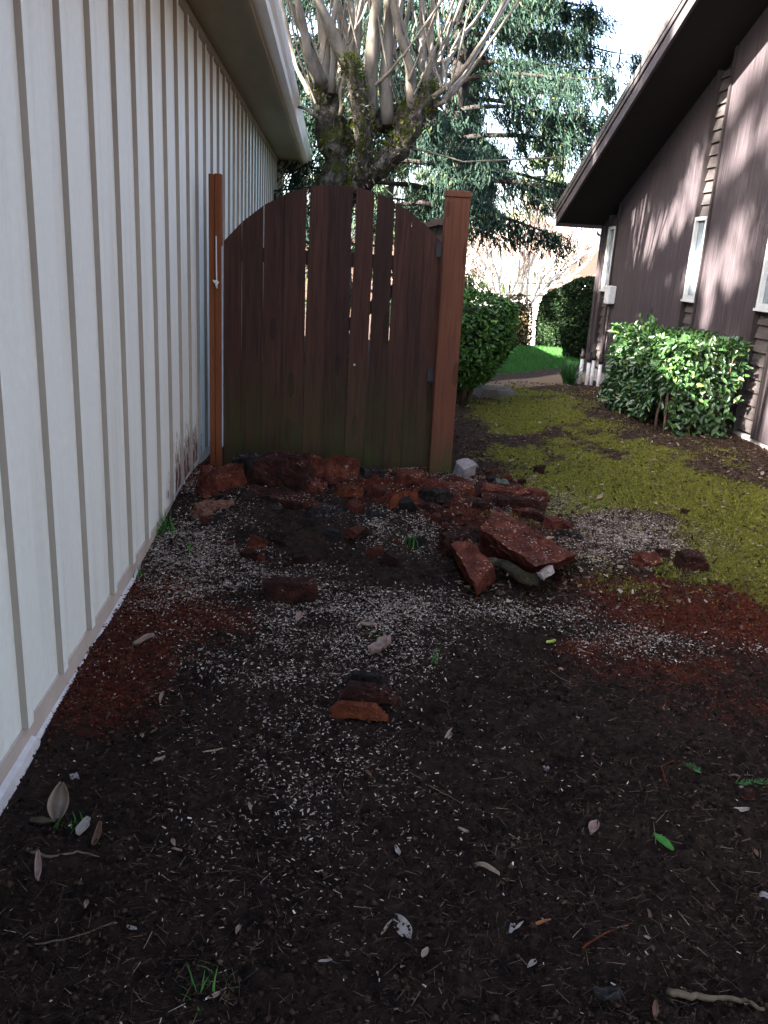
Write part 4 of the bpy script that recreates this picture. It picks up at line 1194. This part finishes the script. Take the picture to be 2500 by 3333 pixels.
def chunk(px, py, dim, yaw, mat, label, pitch=0., roll=0., seed=0, lift=.35, n=14, amp=.008, fr=16, name='wood_chunk', cat='wood chunk', taper=.12, group=None, jit=.14):
    g = G(px, py); c = g + Vector((0, dim[1] * .2, dim[2] * lift))
    return bm_obj(name, rough_hexa(boxc(c, dim, yaw, pitch, roll, jit, seed, taper), n, amp, fr, seed * 3 + 1), M[mat], c, label=label, cat=cat, group=group)


chunk(975, 1192, (.12, .10, .10), .4, 'darkred', 'dark knobbly wood lump at the upper end of the tilted slab', seed=3, amp=.015, fr=22)
chunk(625, 1300, (.20, .10, .105), .05, 'darkred', 'dark wood chunk with a broad flat front, alone on the chips left of centre', seed=5, roll=-.15, lift=.42, taper=-.22, n=16, jit=.08)
chunk(795, 1488, (.17, .05, .045), -.22, 'bark', 'topmost of three dark sticks lying side by side', seed=7, lift=.8, name='wood_stick', cat='wood stick', amp=.006, taper=.35, fr=18)
chunk(790, 1520, (.20, .055, .055), -.18, 'darkred', 'middle one of three dark sticks lying side by side', seed=8, lift=.7, name='wood_stick', cat='wood stick', amp=.006, taper=.35, fr=18)
chunk(770, 1552, (.19, .045, .045), -.03, 'orange', 'lowest, orange topped one of three sticks lying side by side', seed=9, lift=.6, name='wood_stick', cat='wood stick', amp=.007, taper=.4, fr=18)
chunk(1400, 1222, (.13, .09, .055), .2, 'red', 'flat red wood shard on the green moss, left of the dark cube', seed=11, roll=.3, amp=.012)
chunk(1430, 1205, (.09, .06, .05), -.5, 'darkred', 'dark shard behind the flat red one on the moss', seed=12, roll=-.3, amp=.012)
chunk(1492, 1230, (.135, .09, .085), .1, 'darkred', 'dark red cube of rotten wood alone on the moss at the right', seed=13, amp=.012)
chunk(610, 1042, (.40, .22, .19), .1, 'darkred', 'large dark wood chunk against the gate foot, left part of the heap', seed=15, n=24, amp=.032, fr=8, lift=.24, taper=.35, jit=.28)
lg = chunk(708, 1040, (.40, .20, .17), -.12, 'red', 'red log piece with a white fungus end at the gate foot', seed=16, n=24, amp=.026, fr=9, roll=-.25, lift=.26, taper=.3, jit=.28)
g = Vector(at_y(748, 1015, 5.02))
bm_obj('fungus', rough_hexa(boxc(g - Vector((0, 0, .02)), (.025, .04, .10), .2, .25, 0, .3, 6), 9, .012, 26, 21), M['fungus'], None, lg)
chunk(805, 1036, (.15, .10, .075), .3, 'bark', 'black wood chunk alone before the middle of the gate', seed=18, amp=.012)
chunk(882, 1050, (.16, .12, .10), -.2, 'red', 'red wood chunk before the gate, nearest the thick post', seed=19, amp=.012, roll=.2)
chunk(985, 1064, (.24, .13, .055), .15, 'red', 'flat red wood plate between the thick post and the biggest block', seed=20, amp=.012, roll=.15)
chunk(930, 1050, (.2, .08, .04), -.05, 'red', 'thin red wood strip lying left of the flat plate', seed=44, amp=.008)
chunk(1110, 1094, (.42, .15, .06), -.10, 'darkred', 'lowest layer of the stacked flat slabs behind the biggest block', seed=21, amp=.018, lift=.4, n=20)
chunk(1105, 1080, (.40, .13, .055), -.05, 'red', 'middle layer of the stacked flat slabs behind the biggest block', seed=22, amp=.018, lift=.75, roll=.12, n=20)
chunk(1080, 1072, (.34, .10, .035), -.02, 'darkred', 'top layer of the stacked flat slabs behind the biggest block', seed=23, amp=.008, lift=1.6)
chunk(1160, 1092, (.10, .10, .09), .4, 'red', 'squarish end chunk at the right of the stacked flat slabs', seed=24, amp=.010, lift=.5)
chunk(1195, 1142, (.095, .09, .065), .5, 'red', 'small flat topped red chunk right above the biggest block', seed=25, amp=.007)
chunk(1228, 1160, (.16, .05, .04), -.45, 'bark', 'dark splinter pointing right, beside the small flat topped chunk', seed=26, amp=.008, taper=.3)
chunk(1150, 1122, (.15, .08, .05), -.3, 'darkred', 'dark broken piece between the slabs and the biggest block', seed=27, amp=.012)
chunk(1040, 1100, (.16, .10, .05), -.4, 'darkred', 'dark piece half sunk in red dust left of the biggest block', seed=28, amp=.014)
chunk(470, 1064, (.29, .22, .17), .5, 'red', 'rounded rust brown lump near the foot of the cream wall', seed=30, amp=.03, fr=8, n=22, taper=.4, lift=.25, jit=.25)
chunk(535, 1042, (.27, .20, .17), -.4, 'bark', 'grey black lump before the left end of the gate', seed=31, amp=.02, fr=10, taper=.3)
chunk(590, 1010, (.20, .12, .09), -.2, 'bark', 'dark flat topped chunk touching the gate left of centre', seed=46, amp=.015, fr=10, taper=.3)
chunk(440, 1118, (.13, .10, .08), .9, 'pink', 'paler split piece with an orange face, left of the mound', seed=32, amp=.012, roll=.3)
chunk(475, 1103, (.16, .06, .06), .3, 'pink', 'pale torn splinter lying behind the split piece', seed=33, amp=.012, roll=.2)
chunk(600, 1090, (.40, .11, .07), -.25, 'darkred', 'long dark slab lying across the left of the mound', seed=34, amp=.016, roll=.3)
chunk(660, 1105, (.42, .08, .06), -.42, 'bark', 'long bark covered root sloping down the mound', seed=35, amp=.014, roll=.3)
chunk(560, 1110, (.28, .07, .05), .15, 'bark', 'short dark root below the long slab', seed=47, amp=.014, roll=.3)
chunk(555, 1185, (.09, .06, .07), .3, 'red', 'small upright brown chunk on the chips below the mound', seed=36, amp=.010, pitch=.5)
chunk(548, 1212, (.13, .07, .05), -.1, 'darkred', 'small lumpy chunk in front of the upright brown one', seed=37, amp=.014)
chunk(868, 1090, (.20, .07, .07), .5, 'orange', 'rust coloured stump rim sticking out of the mound centre', seed=38, amp=.012, roll=-.4)
chunk(815, 1130, (.17, .12, .07), .1, 'bark', 'blue grey clod at the front of the mound', seed=39, amp=.012, taper=.35)
chunk(700, 1130, (.30, .16, .07), .2, 'bark', 'broad dark clod over the hollow of the mound', seed=40, amp=.02, fr=9, taper=.35)
chunk(925, 1105, (.17, .06, .05), -.6, 'darkred', 'dark splinter in the red dust at the mound centre', seed=41, amp=.010)
chunk(1130, 1115, (.12, .08, .05), .2, 'red', 'small red piece tucked under the stacked slabs', seed=42, amp=.010)
chunk(660, 1060, (.20, .10, .06), -.5, 'red', 'red piece sloping from the log toward the mound centre', seed=43, amp=.014)
chunk(760, 1070, (.18, .09, .05), .4, 'orange', 'low orange crust in the mound centre', seed=48, amp=.014, taper=.3)
chunk(950, 1080, (.14, .09, .06), .6, 'bark', 'small black wedge left of the flat plate', seed=49, amp=.012)

# crumbs big enough to count
src = None
for k in range(150):
    px = rnd.gauss(820, 230); py = 1020 + 210 * rnd.random() ** 1.6
    if px < 420 or px > 1250: px = rnd.uniform(450, 1230)
    g = G(px, py); s_ = .018 + .085 * rnd.random() ** 2.2
    if src is None or k % 8 == 0:
        mt = M[('darkred', 'red', 'bark', 'red')[k // 8 % 4]]
        bm = rough_hexa(boxc((0, 0, 0), (1, .75, .6), 0, 0, 0, .3, k, .25), 6, .09, 2.2, k)
        src = bm_obj('wood_fragment', bm, mt, (0, 0, 0)); o = src
    else:
        o = src.copy(); COL.objects.link(o)
    o.location = g + Vector((0, 0, s_ * .2)); o.rotation_euler = (rnd.uniform(-.4, .4), rnd.uniform(-.4, .4), rnd.uniform(0, 6.28)); o.scale = (s_, s_, s_)
    tag(o, 'small broken crumb of rotten wood lying loose on the mound', 'wood fragment', 'loose wood fragments on the mound')

chunk(1002, 1036, (.18, .12, .13), .8, 'rockp', 'pale grey angular rock at the foot of the thick post', seed=50, amp=.014, fr=8, name='rock', cat='rock', taper=.35, jit=.4, roll=.3)
chunk(1085, 1066, (.15, .11, .10), -.2, 'rockg', 'green grey angular rock right of the pale one', seed=51, amp=.012, fr=8, name='rock', cat='rock', taper=.5, jit=.4, roll=.2)
chunk(1075, 855, (.5, .34, .09), .3, 'stone', 'low flat stone by the foot of the rounded shrub', seed=52, amp=.02, fr=4, name='stone', cat='stone', taper=.2)
for k, (px, py, s_, lab) in enumerate([(1615, 1722, .035, 'reddish pebble near the green sprig at the right edge'), (160, 1685, .028, 'pale brown pebble near the wall, lower left'), (1108, 2010, .02, 'small grey pebble right of the holed grey leaf'),
                                       (1180, 1665, .02, 'round brown pebble in the dark soil right of centre'), (1652, 1935, .02, 'pale pebble at the right edge of the dark soil'), (1480, 1110, .045, 'dark pebble on the moss above the chips')]):
    chunk(px, py, (s_, s_ * .8, s_ * .7), k * .7, 'rockp' if k not in (0, 5) else 'darkred', lab, seed=60 + k, amp=.002, fr=30, n=8, name='pebble', cat='pebble', taper=.25)


# ------------------------------------------------------------------ leaves, twigs, tufts
def leaf_obj(px, py, L_, W_, yaw, col, label, curl=.35, lobes=0, holes=False, lift=.012, name='fallen_leaf', seed=0, group=None, pitch=.25):
    r = random.Random(seed * 7 + int(px)); g = G(px, py)
    nu, nv = 12, 7; bm = bmesh.new(); grid = []
    R_ = Matrix.Rotation(yaw, 3, 'Z') @ Matrix.Rotation(-pitch, 3, 'Y') @ Matrix.Rotation(r.uniform(-.25, .25), 3, 'X')
    for i in range(nu + 1):
        u = i / nu; w = W_ * math.sin(math.pi * min(1, u * .96 + .02)) ** .75 * (1 - .25 * u)
        if lobes: w *= .55 + .45 * abs(math.cos(u * math.pi * lobes))
        row = []
        for j in range(nv + 1):
            v = j / nv * 2 - 1
            row.append(bm.verts.new(R_ @ Vector((u * L_ - L_ / 2, v * w / 2, curl * W_ * v * v * .8 + .15 * L_ * curl * math.sin(u * 3.1 + seed) + .05 * W_ * math.sin(u * 9 + v * 4 + seed)))))
        grid.append(row)
    for i in range(nu):
        for j in range(nv):
            if holes and ((i * 7 + j * 5) % 13 == 0) and 1 < i < nu - 1: continue
            bm.faces.new((grid[i][j], grid[i + 1][j], grid[i + 1][j + 1], grid[i][j + 1]))
    me = bpy.data.meshes.new(name); bm.to_mesh(me); bm.free()
    key = 'leaf' + str(col)
    if key not in M: M[key] = simple('leaf_skin', tuple(c * .65 for c in col), col, 60, (1, 1, 1), .7, .5, .003)
    me.materials.append(M[key]); me.polygons.foreach_set('use_smooth', [True] * len(me.polygons))
    o = bpy.data.objects.new(name, me); COL.objects.link(o); o.location = g + Vector((0, 0, lift))
    sol = o.modifiers.new('thickness', 'SOLIDIFY'); sol.thickness = .0008
    return tag(o, label, 'leaf', group)


TAN, GREY, BRN, PINKB, GRN, LIME, DARK = (.28, .20, .14), (.27, .235, .20), (.12, .065, .04), (.26, .17, .14), (.035, .16, .02), (.30, .36, .06), (.016, .015, .014)
leaf_obj(133, 1755, .10, .06, 1.6, (.21, .155, .115), 'largest pale curled leaf standing up at the lower left', .95, lift=.035, pitch=.9, seed=1)
leaf_obj(185, 1800, .05, .035, 1.2, GREY, 'small whitish leaf right of the largest curled leaf', .5, lift=.02, pitch=.6, seed=2)
leaf_obj(213, 1815, .06, .02, 1.4, BRN, 'brown rolled leaf at the right of the lower left leaf cluster', .9, lift=.02, pitch=.7, seed=3)
leaf_obj(85, 1880, .07, .018, 1.75, PINKB, 'narrow rolled leaf below the lower left leaf cluster', .9, lift=.012, seed=4)
leaf_obj(868, 2010, .085, .042, 1.95, GREY, 'grey leaf full of holes at the bottom centre', .12, holes=True, lift=.012, seed=5, pitch=-.1)
leaf_obj(918, 2068, .026, .016, .9, TAN, 'scrap of pale leaf just below the holed grey leaf', .4, seed=6)
leaf_obj(1430, 1828, .065, .026, 2.2, GRN, 'fresh green leaf on the dark soil at the lower right', .35, lift=.012, seed=7)
leaf_obj(1190, 1393, .045, .03, .3, LIME, 'lime green leaf scrap on the red dust right of centre', .3, lift=.012, seed=8)
leaf_obj(795, 1355, .075, .028, -.5, TAN, 'beige pointed leaf on the chips above the three sticks', .4, lift=.012, seed=9)
leaf_obj(822, 1410, .10, .08, .5, PINKB, 'curled lobed brown leaf between the beige leaf and the three sticks', .5, lobes=3, lift=.02, seed=10)
leaf_obj(312, 1392, .085, .035, .3, PINKB, 'pale brown leaf in the red dust by the cream wall', .5, lift=.016, seed=11)
leaf_obj(1282, 1800, .04, .03, .8, PINKB, 'small crumpled brown leaf in the dark soil right of centre', .7, lift=.012, seed=12)
leaf_obj(1052, 1885, .075, .016, -.8, TAN, 'curved strip of pale bark in the dark soil below centre', .6, lift=.008, name='bark_strip', seed=13)
leaf_obj(1322, 1898, .055, .006, -.5, GREY, 'thin white splinter right of the curved bark strip', .5, lift=.006, name='splinter', seed=14)
leaf_obj(1600, 1755, .045, .018, -.1, GREY, 'whitish leaf below the reddish pebble at the right', .5, lift=.008, seed=15)
leaf_obj(1310, 2165, .055, .035, -.4, DARK, 'crumpled blackish leaf near the bottom edge, right of centre', .7, lobes=2, lift=.014, seed=16)
leaf_obj(968, 1590, .05, .012, .9, TAN, 'pale wood splinter below and right of the three sticks', .4, lift=.008, name='splinter', seed=17)
leaf_obj(645, 1342, .05, .03, 1.2, PINKB, 'brown leaf below the broad flat fronted chunk', .6, lift=.014, seed=18)
leaf_obj(350, 1515, .055, .012, 1.5, TAN, 'stubby pale stick in the soil left of the three sticks', .9, lift=.012, name='stick', seed=19)
leaf_obj(345, 1648, .035, .02, .5, TAN, 'tattered cream leaf scrap in the soil below the stubby stick', .3, lobes=3, seed=20)
leaf_obj(460, 1628, .06, .008, .1, TAN, 'narrow pale strip right of the tattered leaf scrap', .3, name='splinter', seed=21)
leaf_obj(858, 1845, .03, .014, 1.9, GREY, 'pale scrap above the holed grey leaf', .4, seed=22)
leaf_obj(1120, 2007, .030, .008, .6, GREY, 'white chip right of the holed grey leaf', .1, name='splinter', seed=23)
leaf_obj(1165, 2003, .055, .010, .1, (.24, .09, .03), 'orange splinter beside the white chip, lower right', .3, name='splinter', seed=24)
leaf_obj(1180, 1215, .045, .03, .0, TAN, 'pale torn leaf on the lower end of the biggest block', .3, lift=.13, seed=25)
for k in range(40):
    px, py = rnd.uniform(60, 1640), rnd.uniform(1260, 2190)
    if px < 420 - (py - 1260) * .55 + 60: continue
    leaf_obj(px, py, rnd.uniform(.018, .042), rnd.uniform(.006, .014), rnd.uniform(0, 6.28), rnd.choice((TAN, PINKB, BRN, BRN, GREY)), 'small dry leaf scrap lying loose on the dark soil', .5, lift=.007, seed=70 + k, group='dry leaf scraps on the soil')
for k in range(46):
    p = (rnd.uniform(1.1, 3.2), rnd.uniform(4.2, 8.8))
    o = leaf_obj(1200, 1000, rnd.uniform(.03, .07), rnd.uniform(.015, .03), rnd.uniform(0, 6.28), rnd.choice((TAN, PINKB, BRN, GREY)), 'dry brown leaf lying on the mossy ground', .5, lift=.007, seed=170 + k, group='dry leaves on the mossy ground')
    o.location = (p[0], p[1], float(H(*p)) + .012)


def twig(pxs, rad, mat, label, name='twig', lift=.006):
    pts = [G(*p, lift) for p in pxs]
    P_ = []
    for i in range(len(pts) - 1):
        for k in range(4):
            q = pts[i].lerp(pts[i + 1], k / 4); q += Vector((rnd.uniform(-1, 1), rnd.uniform(-1, 1), rnd.uniform(0, 1))) * rad * .7; P_.append(q)
    P_.append(pts[-1])
    put(name, MB().tube(P_, [rad * (1.1 - .6 * k / (len(P_) - 1)) for k in range(len(P_))], 7, wob=.2), M[mat], None, loc=pts[0], smooth=True, label=label, cat=name)


twig([(1440, 2150), (1490, 2158), (1550, 2160), (1605, 2168), (1650, 2185)], .0075, 'stem2' if 'stem2' in M else 'stem', 'thick grey brown stick at the bottom right corner', 'stick')
twig([(1258, 2055), (1290, 2030), (1330, 2010), (1368, 1998)], .0028, 'orange', 'thin orange root in the dark soil at the lower right', 'root')
twig([(1440, 1700), (1428, 1660), (1455, 1645), (1480, 1650)], .0025, 'orange', 'hooked thin root above the fresh green leaf', 'root')
twig([(1170, 1440), (1205, 1465), (1235, 1480)], .0022, 'stem', 'thin dark twig right of the three sticks')
twig([(925, 1700), (965, 1722), (1000, 1740)], .002, 'stem', 'thin bent twig in the dark soil below the three sticks')
twig([(75, 2045), (160, 2030), (250, 1995)], .0022, 'stem', 'long faint root in the soil at the lower left', 'root')
twig([(60, 1840), (110, 1858), (170, 1845), (215, 1855)], .004, 'stem', 'short brown twig under the lower left leaf cluster')
twig([(1415, 1830), (1410, 1780)], .0016, 'stem', 'short straight twig left of the fresh green leaf', lift=.01)
twig([(880, 1720), (905, 1712), (935, 1722)], .0015, 'orange', 'fine curved root below the pale splinter', 'root')
twig([(560, 1350), (600, 1338), (630, 1345)], .002, 'stem', 'thin twig left of the brown leaf under the broad chunk')


def tuft(px, py, n, L_, label, spread=.03, name='grass_tuft', mat='grass', dirn=None):
    g = np.array(G(px, py)); V = []; F = []
    for k in range(n):
        a = RS.uniform(0, 6.28); d = np.array([math.cos(a), math.sin(a), 0]) if dirn is None else np.array(dirn) + RS.normal(0, .2, 3) * [1, 1, 0]
        s_ = np.array([-math.sin(a), math.cos(a), 0]); p0 = g + RS.normal(0, spread, 3) * [1, 1, 0]; l = L_ * RS.uniform(.6, 1.2); b_ = RS.uniform(.2, .7); i0 = len(V)
        for q in range(4):
            u = q / 3; c_ = p0 + d * l * b_ * u * u + np.array([0, 0, l * (u - .35 * b_ * u * u)]); w = .0035 * (1 - u * .92)
            V += [c_ - s_ * w, c_ + s_ * w]
        for q in range(3): F.append((i0 + 2 * q, i0 + 2 * q + 1, i0 + 2 * q + 3, i0 + 2 * q + 2))
    put(name, npmesh(name, np.array(V), np.array(F), M[mat], g), None, loc=g, label=label, cat='grass')


tuft(350, 1150, 34, .11, 'thick green grass tuft at the foot of the cream wall', .035)
tuft(408, 1195, 5, .08, 'small upright grass blades on the chips near the cream wall', .004)
tuft(885, 1180, 22, .07, 'green grass tuft among the chips at the front of the mound', .022)
tuft(938, 1435, 6, .10, 'few bright grass blades above and right of the three sticks', .008, dirn=(.5, .3, 0))
tuft(300, 1245, 8, .05, 'small weed at the foot of the cream wall', .02)
tuft(150, 1790, 26, .035, 'small green moss sprout under the largest curled leaf', .02)
tuft(428, 2160, 14, .06, 'sparse grass wisp at the bottom edge, left', .025)
tuft(810, 1392, 5, .07, 'thin grass blades beside the beige pointed leaf', .003, dirn=(.8, .3, 0))
tuft(1215, 1370, 5, .04, 'tiny sprout on the red dust near the lime green scrap', .01)

# pine cone, cedar sprigs
pc = G(92, 1782); t = thing('pine_cone', 'dark pine cone half hidden beside the largest curled leaf', 'pine cone', pc)
V = []; F = []
for k in range(60):
    u = k / 60; a = k * 2.4; r_ = .019 * math.sin(math.pi * (u * .85 + .12)); c_ = np.array(pc) + [u * .06 - .03, 0, .016]
    o_ = np.array([.25, math.cos(a), math.sin(a)]); s_ = np.array([0, -math.sin(a), math.cos(a)]); i0 = len(V)
    V += [c_ - s_ * .004, c_ + s_ * .004, c_ + o_ * r_ + s_ * .005, c_ + o_ * r_ - s_ * .005]; F.append((i0, i0 + 1, i0 + 2, i0 + 3))
put('scales', npmesh('scales', np.array(V), np.array(F), M['stem'], pc), None, t)
put('core', MB().tube([(pc.x - .03, pc.y, pc.z + .016), (pc.x, pc.y, pc.z + .016), (pc.x + .03, pc.y, pc.z + .016)], [.006, .011, .004], 8), M['stem'], t)
for px, py, yaw, ln, lab in ((1625, 1695, .1, .12, 'feathery green conifer sprig at the right edge of the soil'), (1500, 1665, 1.9, .05, 'short green conifer sprig left of the feathery one')):
    g = np.array(G(px, py, .01)); n = 120; u = RS.uniform(0, 1, n); d0 = np.array([math.cos(yaw), math.sin(yaw), 0]); s0 = np.array([-d0[1], d0[0], 0])
    sd = RS.choice([-1, 1], n)[:, None]; P = g + np.outer(u - .5, d0) * ln; D = d0 + s0 * sd * .8 + RS.normal(0, .15, (n, 3))
    put('conifer_sprig', quad_mesh('conifer_sprig', P, D, rv(n), RS.uniform(.012, .03, n), .0025 + 0 * u, M['strap'], g), None, loc=g, label=lab, cat='sprig')
